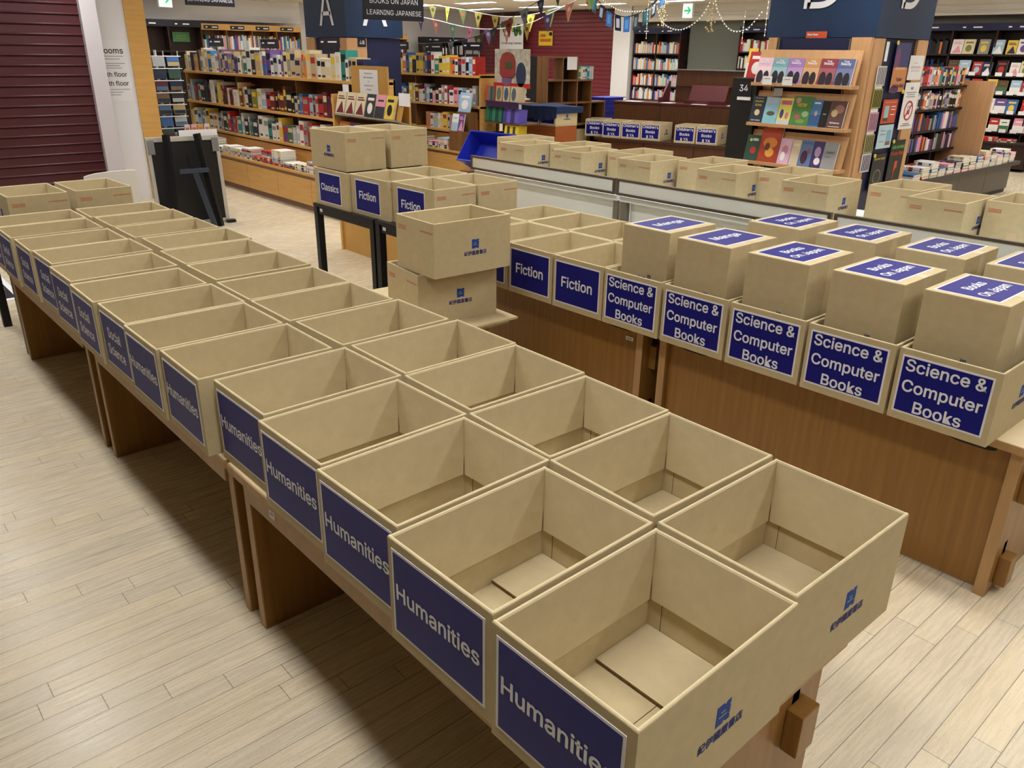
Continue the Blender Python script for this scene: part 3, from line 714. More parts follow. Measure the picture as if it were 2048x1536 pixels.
# bookcases along the back wall
def wall_case(label, loc, rz, bays, bw, top, wood, head, shelves, marks=None, head_mat=None):
    """Bookcase along local X, front towards local -Y."""
    t = thing('wall_bookcase', label, 'bookcase', loc, rz, 'wall bookcases')
    L = bays*bw
    G().box(0, L, .3, .32, 0, top).build('back_panel', wood, t)
    for k in range(bays+1): G().box(k*bw-.012, k*bw+.012, 0, .3, 0, top-head).build('upright', wood, t)
    for z in shelves: G().box(0, L, 0.0, .3, z-.03, z).build('shelf', wood, t)
    G().box(-.012, L+.012, -.012, .32, top-head, top).build('header', head_mat or head_default, t)
    g = G()
    for k in range(bays):
        if marks: g.rect(k*bw+bw*.42, 0, bw*.55, head*.62, fNY(0, -.0125, top-head*.55), .004)
    if marks: g.build('header_label', SIGNBLK, t)
    g = G()
    for k in range(bays):
        for a, b in ((.25, .07), (.55, .2)): g.rect(k*bw+bw*a, 0, b*bw, head*.18, fNY(0, -.0175, top-head*.55), .002)
    g.build('lettering', LETTER, t)
    return t
head_default = MAPLE
wall_case('maple wall bookcase of four bays with bright book spines', (7.0, 19.2, 0), 0, 4, .63, 2.3, CUBEW, .13, (.1, .45, .8, 1.15, 1.5, 1.75), True)
books_mass('book_spine', 'bright book spines filling the maple wall bookcase', [(9.5, 7.02, 19.22, z, z+.33) for z in (1.75, 1.35)], None, 'Y', [0, 8, 12, 16, 7, 1, 13, 17, 0, 19, 9])
head_default = SIGNBLK
t = wall_case('empty dark wall bookcase beside the maple one, with a green notice', (5.35, 18.6, 0), 0, 2, .72, 2.33, DARKWOOD, .13, (.1, .5, .9, 1.3, 1.72))
o = G().rect(0, 0, .38, .2, fNY(6.42, 18.85, 2.0), .004).rect(0, .02, .2, .02, fNY(6.42, 18.85, 2.0), .006, .004, 1).rect(0, -.03, .25, .015, fNY(6.42, 18.85, 2.0), .006, .004, 1).build('notice', [cm(78, 128, 84), cm(120, 150, 70)])
tag(o, 'green notice inside the empty dark wall bookcase', 'notice')
head_default = MAPLE
wall_case('maple wall bookcase glimpsed past pillar A', (10.8, 19.2, 0), 0, 3, .63, 2.2, CUBEW, .13, (.5, .9, 1.3, 1.7), True)
books_mass('book_spine', 'book spines on the maple wall case past pillar A', [(12.6, 10.82, 19.22, 1.7, 2.0), (12.6, 10.82, 19.22, 1.3, 1.6)], None, 'Y', [16, 0, 17, 8, 0, 1])
head_default = SIGNBLK
wall_case('dark wall bookcase beside the far burgundy shutter', (13.3, 19.2, 0), 0, 2, .7, 2.15, DARKWOOD, .13, (.5, .9, 1.3, 1.7))
books_mass('book_spine', 'dark book spines in the case beside the far shutter', [(14.6, 13.32, 19.22, 1.7, 1.95), (14.6, 13.32, 19.22, 1.3, 1.55)], None, 'Y', [4, 5, 9, 0, 6])
# dark bookcases of the far wall (front towards -X)
head_default = NAVY2
SH = (.45, .768, 1.085, 1.442, 1.807)
wall_case('dark two-bay bookcase between the far shutter and the grey passage', (15.4, 13.4, 0), -pi/2, 2, .7, 2.36, DARKWOOD, .12, SH)
books_mass('book_spine', 'pale book spines in the dark case by the grey passage', [(13.38, 12.02, 15.42, z, z+.27) for z in SH[1:]], None, 'X', [0, 1, 8, 0, 1, 16, 13, 14, 2, 17, 19, 7])
SH2 = (.61, .917, 1.229, 1.53, 1.87)
wall_case('long dark bookcase on the far wall, partly behind pillar D', (15.4, 10.4, 0), -pi/2, 9, .74, 2.37, DARKWOOD, .12, SH2)
books_mass('book_spine', 'book spines in the dark case seen past the number stand', [(10.38, 9.0, 15.42, z, z+.26) for z in SH2], None, 'X', [0, 8, 4, 12, 14, 1, 0, 19])
books_mass('book_spine', 'dark book spines beside pillar D in the far wall case', [(6.6, 6.02, 15.42, z, z+.25) for z in (1.87, 1.53)], None, 'X', [4, 5, 5, 13, 6])
def cover_mesh(ca, cb, kind):
    """Face-out book: unit box, front towards -X, with a two-tone cover."""
    k = ('c', ca, cb, kind)
    if k not in _bm:
        g = G().box(0, .12, 0, 1, 0, 1).box(.12, .9, .02, 1, .01, .99, 1).box(.9, 1, 0, 1, 0, 1)
        f = fNX(0, .5, .5)
        if kind == 0: g.rect(0, .28, .7, .12, f, .02, 0, 2).disc(0, -.12, .28, .24, f, .02, 0, 2)
        elif kind == 1: g.rect(0, -.25, 1, .5, f, .02, 0, 2).rect(0, .25, .6, .08, f, .03, 0, 2)
        else: g.rect(-.05, .3, .6, .05, f, .02, 0, 2).rect(0, .2, .75, .06, f, .02, 0, 2).prism([(-.4, -.45), (.45, -.45), (.1, .1)], 0, .02, f, 2)
        _bm[k] = g.mesh('display_book', [cm(*PAL[ca][1]), PAGE, cm(*PAL[cb][1])])
    return _bm[k]
def face_book(loc, w_, h_, t_, ca, cb, kind, label, group, lean=.12, rz=0.):
    o = link('display_book', cover_mesh(ca, cb, kind)); o.location = loc; o.scale = (t_, w_, h_); o.rotation_euler = (0, lean, rz)
    return tag(o, label, 'book', group)
PAIRS = [(0, 16, 2), (0, 10, 1), (8, 0, 1), (0, 17, 0), (7, 12, 0), (1, 11, 0), (16, 0, 1), (14, 8, 0), (13, 5, 1), (14, 0, 2), (3, 12, 0), (0, 8, 2), (6, 0, 2), (19, 18, 0), (12, 7, 1), (8, 0, 2), (0, 8, 0), (5, 14, 0), (14, 0, 1), (18, 10, 1), (12, 6, 2), (17, 0, 1)]
k = 0
for r, (z, nm) in enumerate(((1.87, 'top'), (1.53, 'second'), (1.229, 'third'), (.917, 'fourth'), (.61, 'lowest'))):
    y = 5.93; i = 0
    while y > 4.2:
        ww = rnd.uniform(.15, .19); hh = min(.24, ww*1.4)
        a, b, c_ = PAIRS[(k*5+r) % len(PAIRS)]
        face_book((15.385, y-ww, z+.002), ww, hh, .03, a, b, c_, '%s face-out %s book on the %s row right beyond pillar D'.replace('right ', '') % (nth(i), CN[a], nm), 'face-out books in the far wall case', .14)
        y -= ww+rnd.choice([.01, .05, .07]); k += 1; i += 1
        if r > 0:
            o = G().rect(0, 0, .11, .06, fNX(15.362, y+ww*.5+.06, z+.02), .002).build('price_card', PAPER)
            tag(o, '%s white price card on the %s row of the far wall case' % (nth(i-1), nm), 'price card', 'price cards in the far wall case')
tag(G().box(15.0, 15.38, 4.2, 6.6, .05, .44).box(14.95, 15.38, 4.2, 6.6, .44, .47).build('base_cabinet', DARKWOOD), 'dark base cabinet under the far wall case', 'cabinet')
piles(0, 0, [(4.45+.3*i, 15.02) for i in range(5)], .471, 'the far dark cabinet', 'book piles on the far dark cabinet', tones=[0, 0, 1, 14])

# dark island by pillar D, running along X
t = thing('dark_island', 'grey-brown island bookcase running away from pillar D, loaded with book piles', 'bookcase', (0, 0, 0))
GB = mat('grey_brown_laminate', (92, 84, 78), .45, var=.05)
G().box(7.9, 12.5, 3.62, 4.6, .0, .06).build('plinth', BLACK, t)
for k in range(5): G().box(7.9+k*.92+.004, 7.9+(k+1)*.92-.004, 3.6, 3.62, .06, .40).build('door_panel', GB, t)
G().box(7.9, 12.5, 3.62, 4.6, .06, .40).build('base', GB, t)
G().box(7.88, 12.52, 3.5, 4.0, .40, .45).build('display_ledge', mat('dark_ledge', (58, 50, 48), .45), t, bev=.004)
G().box(7.9, 11.0, 4.1, 4.12, .45, 1.53).build('back_panel', DARKWOOD, t)
for z in (.70, .95, 1.205, 1.475): G().box(7.9, 11.0, 3.88, 4.1, z-.025, z).build('shelf', BLACK, t)
for x in (8.8, 9.7, 10.35): G().box(x-.012, x+.012, 3.9, 4.1, .45, 1.47).build('divider', DARKWOOD, t)
G().box(11.0, 11.04, 3.55, 4.3, .45, 1.53).build('end_panel', BEECH, t)
o = G().rect(0, 0, .2, .36, fNY(11.16, 3.86, .78), .004).rect(0, 0, .15, .26, fNY(11.16, 3.86, .76), .006, .004, 1).disc(0, -.04, .05, .09, fNY(11.16, 3.86, .76), .008, .004, 2).build('poster', [PAPER, SIGNBLK, cm(200, 90, 60)])
o.location = (0, -.012, 0); tag(G().box(11.04, 11.3, 3.853, 3.875, .45, 1.5).build('side_board', BEECH, t)); tag(o, 'white framed poster on the beech end of the dark island', 'poster')
for r, (z, zm) in enumerate(((1.475, 1.70), (1.205, 1.43))):
    x = 9.45; cnt = {}
    while x < 10.9:
        tt = rnd.uniform(.035, .08); ci = rnd.choice([5, 4, 5, 16, 17, 3, 0, 13, 15, 11, 6, 19] if r else [8, 16, 5, 14, 13, 4, 3, 9]); k = cnt[ci] = cnt.get(ci, -1)+1
        book((x+tt, 3.9, z+.001), (.17, tt, (zm-z)*rnd.uniform(.75, 1)), ci, '%s %s book along the %s shelf of the dark island' % (nth(k), CN[ci], ('top', 'second')[r]), 'books on the dark island', (0, 0, pi/2))
        x += tt+.0015
books_mass('book_spine', 'book spines on the two lower shelves of the dark island', [(10.95, 9.45, 3.9, .951, 1.17), (10.95, 9.45, 3.9, .701, .91)], None, 'Y', [5, 4, 16, 17, 3, 0, 13, 15, 6, 19, 7], .03, .07)
for row, (yy, hi) in enumerate(((3.74, 4), (3.52, 6))):
    piles(0, 0, [(9.05+.235*i, yy) for i in range(14)], .451, 'the dark island, %s row' % ('rear', 'front')[row], 'book piles on the dark island', 'x', [0, 0, 0, 0, 1, 0, 16, 14, 7, 4] if row else [16, 0, 4, 14, 17, 13, 0], 3 if row else 3, hi, .2, .2)

# ------------------------------------------------------------------ display shelves on pillar D
t = thing('display_bookcase', 'beech display shelving with sloped face-out shelves on pillar D', 'bookcase', (0, 0, 0))
G().box(6.44, 6.48, 3.02, 3.2, 0, 1.95).build('side_panel', BEECH, t); G().box(6.44, 6.48, 3.93, 4.02, 0, 1.95).build('side_panel', BEECH, t)
G().box(6.46, 6.475, 3.2, 3.93, 0, 1.945).build('navy_back', NAVY2, t)
for yy in (3.215, 3.91): G().box(6.445, 6.46, yy-.006, yy+.006, .1, 1.94).build('shelf_rail', STEEL, t)
SL = .22   # lean of the face-out rows
for z in (1.56, 1.2, .845):
    M = Matrix.Translation((6.3, 0, z)) @ Matrix.Rotation(SL, 4, 'Y')
    G().box(.03, .045, 3.05, 4.05, 0, .30, 0, M).build('sloped_back', BEECH, t, bev=.002)
    G().box(6.275, 6.42, 3.05, 4.05, z-.03, z).build('shelf', BEECH, t, bev=.003)
def comic(y1, wd, z, h, t_, ca, label, art, off=.0, name='comic_book'):
    """Face-out book whose cover carries lettering and shapes; y1 is its far edge."""
    o = thing(name, label, 'book', (6.296-t_*.0, y1-wd/2, z+.001), 0, 'face-out comics on pillar D'); o.rotation_euler = (0, SL, 0)
    b = G().box(0, .002, -wd/2, wd/2, 0, h).box(t_-.002, t_, -wd/2, wd/2, 0, h).box(.002, t_-.002, wd/2-.003, wd/2, 0, h).box(.002, t_-.002, -wd/2+.003, wd/2-.003, .003, h-.003, 1)
    b.build('cover', [cm(*ca), PAGE], o)
    f = fNX(0, 0, h/2); n = 0
    for it in art:
        if it[0] == 't':
            _, s, x, y, w2, col = it[:6]
            G().text(text(s, width=w2*wd, bold=.01, res=2), x*wd, y*h, f, .0022).build('title', cm(*col), o)
        else:
            _, x, y, rx, ry, col = it; n += 1
            g = G(); d = .0006+.0002*n
            (g.disc(x*wd, y*h, rx*wd, ry*h, f, d, 0, 0, 16) if it[0] == 'd' else g.rect(x*wd, y*h, rx*wd, ry*h, f, d))
            g.build('cover_art', cm(*col), o)
    return o
Wt = (235, 232, 236); Dk = (40, 36, 44)
tb = lambda bg, c2: [('r', 0, -.12, 1, .5, c2), ('d', -.22, -.3, .22, .3, Dk), ('d', .2, -.28, .2, .26, Dk), ('t', 'True', 0, .4, .3, Wt), ('t', 'Beauty', 0, .3, .6, Wt)]
y = 4.03
for i, (bg, c2, nm, wd, tk) in enumerate([((222, 186, 206), (232, 206, 216), 'pink', .155, .02), ((120, 166, 178), (150, 188, 196), 'teal blue', .155, .02), ((158, 122, 184), (180, 150, 200), 'lilac', .155, .02), ((190, 140, 92), (206, 164, 120), 'tan', .155, .024), ((136, 58, 72), (160, 90, 100), 'wine red', .155, .03), ((88, 96, 140), (112, 120, 160), 'slate blue', .155, .03)]):
    comic(y, wd, 1.56, .22, tk, bg, '%s comic on the top display shelf of pillar D' % nm, tb(bg, c2)); y -= wd+.004
y = 4.04
L2 = [((38, 50, 66), .14, .24, 'dark slate comic with a gold title on the middle display shelf', [('t', 'THE CASE OF THE', 0, .42, .6, (220, 214, 180)), ('t', 'GOLDEN', 0, .3, .62, (214, 186, 74)), ('t', 'BONE', 0, .16, .5, (214, 186, 74)), ('d', 0, -.12, .2, .12, (222, 196, 150)), ('t', 'SARA VARON', 0, -.42, .7, Wt)]),
      ((150, 196, 220), .145, .235, 'sky blue comic with a drawn boat on the middle display shelf', [('d', 0, -.12, .3, .09, (90, 92, 80)), ('r', 0, -.38, 1, .24, (130, 190, 206)), ('r', 0, .32, .7, .1, (190, 180, 214))]),
      ((214, 210, 110), .135, .235, 'yellow comic with purple shapes on the middle display shelf', [('r', 0, .33, .8, .16, (196, 96, 120)), ('d', -.2, -.1, .14, .18, (74, 66, 132)), ('d', .2, -.16, .13, .13, (190, 120, 140)), ('r', 0, -.42, 1, .16, (196, 200, 206))]),
      ((78, 126, 66), .185, .26, 'large green comic on the middle display shelf', [('d', -.25, .35, .14, .1, (190, 140, 120)), ('t', 'NEW', 0, .2, .5, (220, 190, 60)), ('d', -.15, -.2, .16, .09, (170, 90, 90)), ('d', .25, -.1, .18, .1, (150, 180, 140)), ('d', .05, -.35, .25, .08, (110, 150, 80))]),
      ((66, 122, 176), .1, .235, 'narrow blue comic on the middle display shelf', [('r', 0, -.25, 1, .4, (50, 90, 140)), ('d', .05, 0, .14, .1, (200, 150, 140)), ('r', 0, .38, .6, .06, Wt)]),
      ((26, 26, 30), .07, .23, 'thin black comic on the middle display shelf', [('r', 0, 0, .4, .04, (180, 180, 176))]),
      ((92, 66, 64), .15, .235, 'brown comic with a white script title at the end of the middle display shelf', [('d', .1, .2, .3, .16, (150, 110, 96)), ('d', -.15, .05, .2, .14, (190, 170, 130)), ('t', 'Romance', 0, -.3, .6, Wt), ('r', 0, -.44, .7, .03, (190, 180, 176))])]
for bg, wd, h, lab, art in L2:
    comic(y, wd, 1.2, h, .026, bg, lab, art); y -= wd+.004
y = 4.05
L3 = [((48, 76, 66), .145, .24, 'dark green picture comic on the lowest display shelf', [('d', -.2, .3, .1, .06, (200, 200, 70)), ('d', .1, -.1, .24, .14, (170, 60, 56)), ('r', .15, .32, .4, .1, (190, 200, 200))]),
      ((160, 66, 44), .215, .36, 'tall orange picture book on the lowest display shelf', [('r', 0, .25, .9, .3, (176, 76, 56)), ('d', 0, 0, .35, .14, (214, 130, 60)), ('d', .05, -.25, .22, .12, (226, 160, 70)), ('d', -.1, -.1, .12, .1, (96, 60, 44)), ('r', -.05, .4, .5, .04, (206, 150, 120))]),
      ((214, 176, 204), .12, .235, 'pink and white comic on the lowest display shelf', [('d', 0, .05, .26, .18, (196, 130, 160)), ('d', -.1, -.2, .2, .18, Wt)]),
      ((206, 190, 170), .09, .23, 'cream comic on the lowest display shelf', [('r', 0, .3, .7, .1, (220, 210, 190))]),
      ((96, 122, 170), .12, .235, 'blue and purple comic on the lowest display shelf', [('r', 0, .4, .9, .1, (70, 110, 160)), ('d', -.1, -.15, .28, .26, (72, 40, 66)), ('d', .2, .1, .14, .1, (150, 80, 90))]),
      ((68, 56, 112), .1, .235, 'violet comic on the lowest display shelf', [('d', 0, .1, .3, .2, (180, 150, 190)), ('d', .1, -.25, .3, .14, Wt)]),
      ((150, 152, 158), .13, .235, 'grey book at the end of the lowest display shelf', [('t', 'AWAY', .05, .12, .6, (60, 60, 64)), ('r', -.1, -.05, .4, .02, (90, 90, 94))])]
for bg, wd, h, lab, art in L3:
    comic(y, wd, .845, h, .026, bg, lab, art); y -= wd+.004
for i, (y, z) in enumerate(((3.87, 1.58), (3.66, 1.58))):
    o = G().rect(0, 0, .1, .075, fNX(6.262, y, z), .002).rect(0, .015, .06, .006, fNX(6.262, y, z), .003, .002, 1).build('price_card', [PAPER, mat('grey_print', (150, 150, 160))])
    tag(o, 'white price card below the %s comics on pillar D' % ('pink', 'lilac')[i], 'price card')
tag(G().rect(0, 0, .09, .07, fNX(6.33, 3.78, 1.48), .002).build('price_card', mat('grey_card', (150, 150, 152))), 'grey card standing above the middle display shelf', 'price card')
t = thing('topic_sign', 'orange-red sign for graphic novels on the navy head of pillar D', 'sign', (0, 0, 0))
f = fNX(6.47, 3.555, 1.955)
G().rect(0, 0, .2, .09, f, .006).build('sign_board', cm(196, 84, 50), t)
G().text(text('Must Read', width=.1, bold=.02), -.035, .02, f, .0075).build('lettering', LETTER, t); G().text(text('Graphic  Novels', width=.15, bold=.02), .01, -.02, f, .0075).build('lettering', LETTER, t)
t = thing('number_stand', 'tall black end stand with a number plate beside the comic shelves', 'stand', (6.35, 4.165, 0))
G().box(0, .3, -.14, .14, 0, 1.59).build('body', BLACK, t, bev=.003)
p = G().rect(0, 0, .155, .135, fNX(-.0005, -.01, 1.49), .005).build('number_plate', SIGNBLK, t)
G().text(text('34', height=.06, bold=.006), -.0, -.01, fNX(-.0065, 0, 1.51), .001).build('lettering', LETTER, p)
G().rect(0, 0, .15, .03, fNX(-.0005, -.01, 1.405), .005).build('card_strip', PAPER, t)
for i, (dy, c1, c2, nm, sl, wd) in enumerate(((.09, 12, 0, 'yellow and white', .1, .1), (-.03, 14, 0, 'red', .05, .19))):
    face_book((6.45+.08*(1-i), 4.165+dy-wd/2, 1.592), wd, .27 if i == 0 else .24, .02, c1, c2, 1 if i == 0 else 0, '%s book standing on the black number stand' % nm, 'books on the number stand', .2)

# posters on the side of pillar D
def poster(label, x0, x1, z0, z1, bg, items, tilt=0., cat='poster'):
    t = thing('poster', label, cat, ((x0+x1)/2, 3.0145, (z0+z1)/2), 0, 'posters on pillar D'); t.rotation_euler = (0, tilt, 0)
    wd, h = x1-x0, z1-z0; f = fNY(0, 0, 0)
    G().rect(0, 0, wd, h, f, .0015, -.001).build('sheet', cm(*bg), t)
    for n, it in enumerate(items):
        d = .0018+.0003*n
        if it[0] == 't': G().text(text(it[1], width=it[4]*wd, bold=.01, res=2), it[2]*wd, it[3]*h, f, d+.002).build('lettering', cm(*it[5]), t)
        elif it[0] == 'd': G().disc(it[1]*wd, it[2]*h, it[3]*wd, it[4]*h, f, d).build('printed_art', cm(*it[5]), t)
        elif it[0] == 'ring':
            g = G(); n2 = 28; r = it[3]*wd
            for q in range(n2):
                a, b = 2*pi*q/n2, 2*pi*(q+1)/n2; cx, cy = it[1]*wd, it[2]*h
                g.prism([(cx+r*cos(a), cy+r*sin(a)), (cx+r*cos(b), cy+r*sin(b)), (cx+r*.84*cos(b), cy+r*.84*sin(b)), (cx+r*.84*cos(a), cy+r*.84*sin(a))], 0, d, f)
            g.prism([(cx-.68*r, cy-.56*r), (cx-.56*r, cy-.68*r), (cx+.68*r, cy+.56*r), (cx+.56*r, cy+.68*r)], 0, d, f)
            g.build('printed_art', cm(*it[5]), t)
        else: G().rect(it[1]*wd, it[2]*h, it[3]*wd, it[4]*h, f, d).build('printed_art', cm(*it[5]), t)
poster('sunset poster with purple sky and orange clouds on pillar D', 6.925, 7.215, 1.5, 1.917, (66, 66, 116), [('d', -.3, .1, .16, .3, (120, 70, 110)), ('r', 0, -.25, 1, .5, (196, 132, 86)), ('d', -.2, -.45, .3, .08, (90, 54, 96)), ('r', 0, -.02, .7, .05, (214, 170, 120)), ('t', 'Taylor', 0, -.25, .4, (60, 40, 70)), ('t', 'Jenkins Reid', 0, -.37, .85, (60, 40, 70))])
poster('plain printed notice page on the beech edge of pillar D', 7.24, 7.53, 1.6, 1.813, (222, 222, 226), [('r', -.05, .2, .3, .02, (150, 150, 156)), ('r', 0, .02, .7, .1, (196, 186, 190)), ('r', 0, -.12, .6, .08, (200, 196, 200))])
poster('white no-drinks notice with a red ring on pillar D', 7.25, 7.55, 1.156, 1.577, (226, 226, 230), [('t', 'NO', -.02, .38, .16, (90, 90, 96)), ('r', -.02, .29, .75, .018, (120, 120, 126)), ('r', -.02, .245, .55, .014, (120, 120, 126)), ('r', -.02, .2, .6, .014, (120, 120, 126)), ('d', 0, -.02, .13, .03, (170, 170, 176)), ('r', 0, -.13, .17, .1, (150, 70, 50)), ('r', 0, -.06, .2, .06, (196, 196, 200)), ('ring', 0, -.1, .3, 0, (176, 36, 48)), ('r', 0, -.38, .4, .014, (120, 120, 126)), ('r', 0, -.42, .7, .014, (120, 120, 126))])
poster('orange-red leaflet with a framed sky on pillar D', 6.863, 7.15, 1.225, 1.435, (190, 78, 56), [('r', -.2, -.06, .3, .6, (150, 190, 196)), ('r', -.2, -.33, .34, .14, (70, 76, 56)), ('r', .24, .2, .3, .03, Wt), ('r', .24, .08, .3, .03, Wt), ('r', .24, -.14, .3, .03, Wt), ('r', 0, .38, .8, .04, (214, 130, 110))])
poster('pale blue leaflet with a small seascape on pillar D', 6.865, 7.155, 1.0, 1.212, (176, 202, 218), [('r', .25, -.06, .32, .64, (120, 168, 200)), ('r', .25, -.3, .32, .16, (130, 90, 70)), ('r', -.2, .26, .3, .03, (110, 130, 150)), ('r', -.2, .1, .34, .03, (110, 130, 150)), ('r', -.2, -.2, .3, .03, (110, 130, 150))])
poster('black poster with green and red lettering on pillar D', 7.19, 7.48, .62, 1.058, (30, 34, 28), [('t', 'Julia Armfield', 0, .36, .9, (110, 190, 80)), ('t', 'Private Rites', 0, .22, .9, (196, 70, 50)), ('r', .05, -.2, .2, .5, (196, 70, 50)), ('d', .12, -.3, .14, .2, (30, 34, 28))])
poster('dark poster with a thin line drawing low on pillar D', 6.855, 7.12, .6, .95, (34, 34, 38), [('t', 'the new novel', 0, .38, .8, (196, 180, 90)), ('d', 0, -.1, .3, .2, (110, 106, 90)), ('d', 0, -.1, .24, .16, (40, 40, 42)), ('r', .05, -.35, .5, .12, (200, 200, 200))])
for i, (x, z) in enumerate(((6.92, 1.915), (7.2, 1.5), (7.21, 1.05), (6.87, .94))):
    tag(G().disc(0, 0, .018, .018, fNY(x, 3.011, z), .008).build('magnet', cm(226, 206, 90)), 'round yellow magnet pinning the %s' % ('upper corner of the sunset poster', 'lower corner of the sunset poster', 'black poster with green lettering', 'dark line drawing poster')[i], 'magnet')
t = thing('clip_strip', 'hanging clip strip of small card packets on the beech edge of pillar D', 'display strip', (6.69, 3.008, 1.72))
G().rect(0, -.45, .14, .9, fNY(0, 0, 0), .002).build('strip', PAPER, t)
G().rect(.03, .12, .03, .16, fNY(0, 0, 0), .012).build('hook', WHITEP, t)
for k, (zz, c1, c2, nm) in enumerate(((-.08, (196, 196, 190), (120, 110, 130), 'printed header'), (-.27, (150, 140, 70), (60, 60, 40), 'olive'), (-.47, (196, 150, 170), (120, 90, 110), 'pink'), (-.66, (150, 150, 100), (90, 80, 60), 'yellow green'), (-.83, (200, 196, 206), (70, 70, 90), 'grey'))):
    p = G().rect(0, zz, .17, .165, fNY(0, -.003, 0), .006); 
    for q in range(5): p.rect(-.06+.03*q, zz, .012, .14, fNY(0, -.003, 0), .009, .006, 1)
    p.build('card_packet', [cm(*c1), cm(*c2)], t)

# ------------------------------------------------------------------ new arrivals stand
t = thing('display_stand', 'kraft display stand for new arrivals behind the stacked cartons', 'display stand', (3.05, 5.77, 0))
BRD = mat('mustard_board', (190, 146, 78), .6, var=.05)
G().box(.02, .16, -.5, .5, 0, .98).build('body', BRD, t); G().box(0.0, .2, .5, .53, 0, 1.42).build('side_panel', MAPLE, t)
G().box(.14, .16, -.5, .5, .98, 1.4).build('back_panel', BRD, t)
G().box(.2, .215, -.1, .5, 1.4, 1.66).build('header_board', BRD, t)
for z in (1.0, 1.255):
    M = Matrix.Translation((.0, 0, z)) @ Matrix.Rotation(.25, 4, 'Y')
    G().box(.03, .04, -.53, .5, 0, .2, 0, M).build('sloped_back', BRD, t); G().box(-.02, .14, -.53, .5, -.012, 0, 0, M).build('shelf', mat('clear_grey_tray', (150, 140, 130), .2), t)
p = G().rect(.2, 1.53, .3, .2, fNX(.1985, .4, 0), .002).build('paper_sign', PAPER, t)
for i, s_ in enumerate(('New Arrivals &', 'Recommendations', 'by', 'Japanese Authors', 'in English')):
    G().text(text(s_, size=.026), .2, 1.6-.034*i, fNX(.196, .4, 0), .0005).build('lettering', mat('grey_letter', (96, 96, 112), .7), p)
y = 6.24
for i, (ca, cb, kd, wd, nm) in enumerate([(1, 15, 2, .15, 'first of three matching alpine books'), (1, 15, 2, .15, 'second of three matching alpine books'), (1, 15, 2, .15, 'third of three matching alpine books'), (4, 0, 0, .14, 'dark book with a white roundel'), (16, 4, 1, .14, 'pink and grey book'), (12, 5, 0, .13, 'yellow book')]):
    face_book((3.045, y-wd, 1.26), wd, .19, .022, ca, cb, kd, nm+' on the new arrivals stand', 'books on the new arrivals stand', .25)
    if i < 3: pass
    y -= wd+.015
y = 6.24
for i, (ca, cb, kd, wd, nm) in enumerate([(13, 9, 0, .17, 'orange'), (17, 8, 1, .17, 'mauve'), (4, 12, 1, .15, 'charcoal'), (16, 15, 2, .18, 'pink'), (0, 6, 1, .12, 'white'), (13, 0, 2, .12, 'apricot')]):
    face_book((3.045, y-wd, 1.005), wd, .19, .022, ca, cb, kd, '%s book on the lower tier of the new arrivals stand' % nm, 'books on the new arrivals stand', .25)
    y -= wd+.01
for i, (y, z, wd, hh) in enumerate(((6.12, 1.47, .1, .07), (5.2, 1.42, .16, .1))):
    tag(G().rect(0, 0, wd, hh, fNX(3.1, y, z), .002).build('recommendation_card', PAPER), ('small white card over the alpine books', 'pale blue-white cards over the yellow book')[i], 'card')

# ------------------------------------------------------------------ card display beside the shorter maple bookcase
t = thing('card_display', 'cardboard floor display of boxed book sets at the end of the maple bookcase', 'display stand', (7.0, 8.5, 0))
G().box(0.02, .4, -.42, .4, 0, .7).build('base', mat('brown_card', (96, 66, 44), .7), t)
f = fNX(.16, 0, 0)
G().rect(0, 1.58, .74, .5, f, .012).build('header_panel', mat('header_print', (176, 172, 160), .6, var=.3, scale=14), t)
G().prism([(-.24, 1.5), (-.2, 1.46), (.04, 1.46), (.08, 1.5), (.08, 1.68), (.03, 1.76), (-.05, 1.79), (-.11, 1.79), (-.19, 1.76), (-.24, 1.68)], .012, .03, f).build('red_shape', cm(140, 62, 58), t); G().rect(-.04, 1.62, .14, .08, f, .034, .03).build('green_plate', cm(70, 84, 56), t)
G().disc(.2, 1.5, .1, .16, f, .02, .012).build('navy_shape', cm(50, 60, 84), t); G().disc(-.1, 1.42, .1, .07, f, .024, .012).build('mauve_shape', cm(120, 90, 130), t)
G().rect(0, 1.355, .76, .06, f, .02).build('red_band', cm(176, 44, 40), t)
G().rect(0, 1.105, .7, .08, fNX(-.02, 0, 0), .012).build('purple_band', cm(60, 38, 70), t)
for z in (1.14, .86, .7): G().box(-.03, .3, -.4, .38, z-.015, z).build('shelf', mat('brown_card', (96, 66, 44), .7), t)
def box_set(label, y1, wd, z, h, cols, group='boxed sets on the card display', dx=0.):
    o = thing('boxed_set', label, 'boxed book set', (6.98+dx, y1-wd/2, z+.001), 0, group); o.rotation_euler = (0, .1, 0)
    G().box(.004, .16, -wd/2, wd/2, 0, h).build('slipcase', cm(*cols[0]), o)
    k = len(cols)-1
    for i in range(k): G().box(0, .004, -wd/2+.004+i*(wd-.008)/k, -wd/2+.002+(i+1)*(wd-.008)/k, .006, h-.006).build('spine', cm(*cols[1+i]), o)
    return o
box_set('boxed set with red and grey spines on the card display', 8.88, .2, 1.14, .2, [(170, 60, 50), (90, 96, 80), (60, 70, 90), (100, 110, 90), (176, 70, 56)])
for i, (c1, c2) in enumerate((((190, 150, 120), (90, 110, 84)), ((186, 172, 140), (70, 86, 120)), ((190, 178, 150), (84, 88, 106)))):
    o = box_set('cream boxed book with a %s oval on the card display' % ('green', 'blue', 'grey')[i], 8.66-.16*i, .14, 1.14, .21, [c1, c1]); G().disc(0, .105, .045, .085, fNX(-.001, 0, 0), .002).build('oval_print', cm(*c2), o)
box_set('green boxed set under the purple band', 8.88, .36, .86, .2, [(40, 90, 70), (44, 110, 82), (30, 70, 60), (50, 116, 88), (34, 80, 66), (46, 106, 80)])
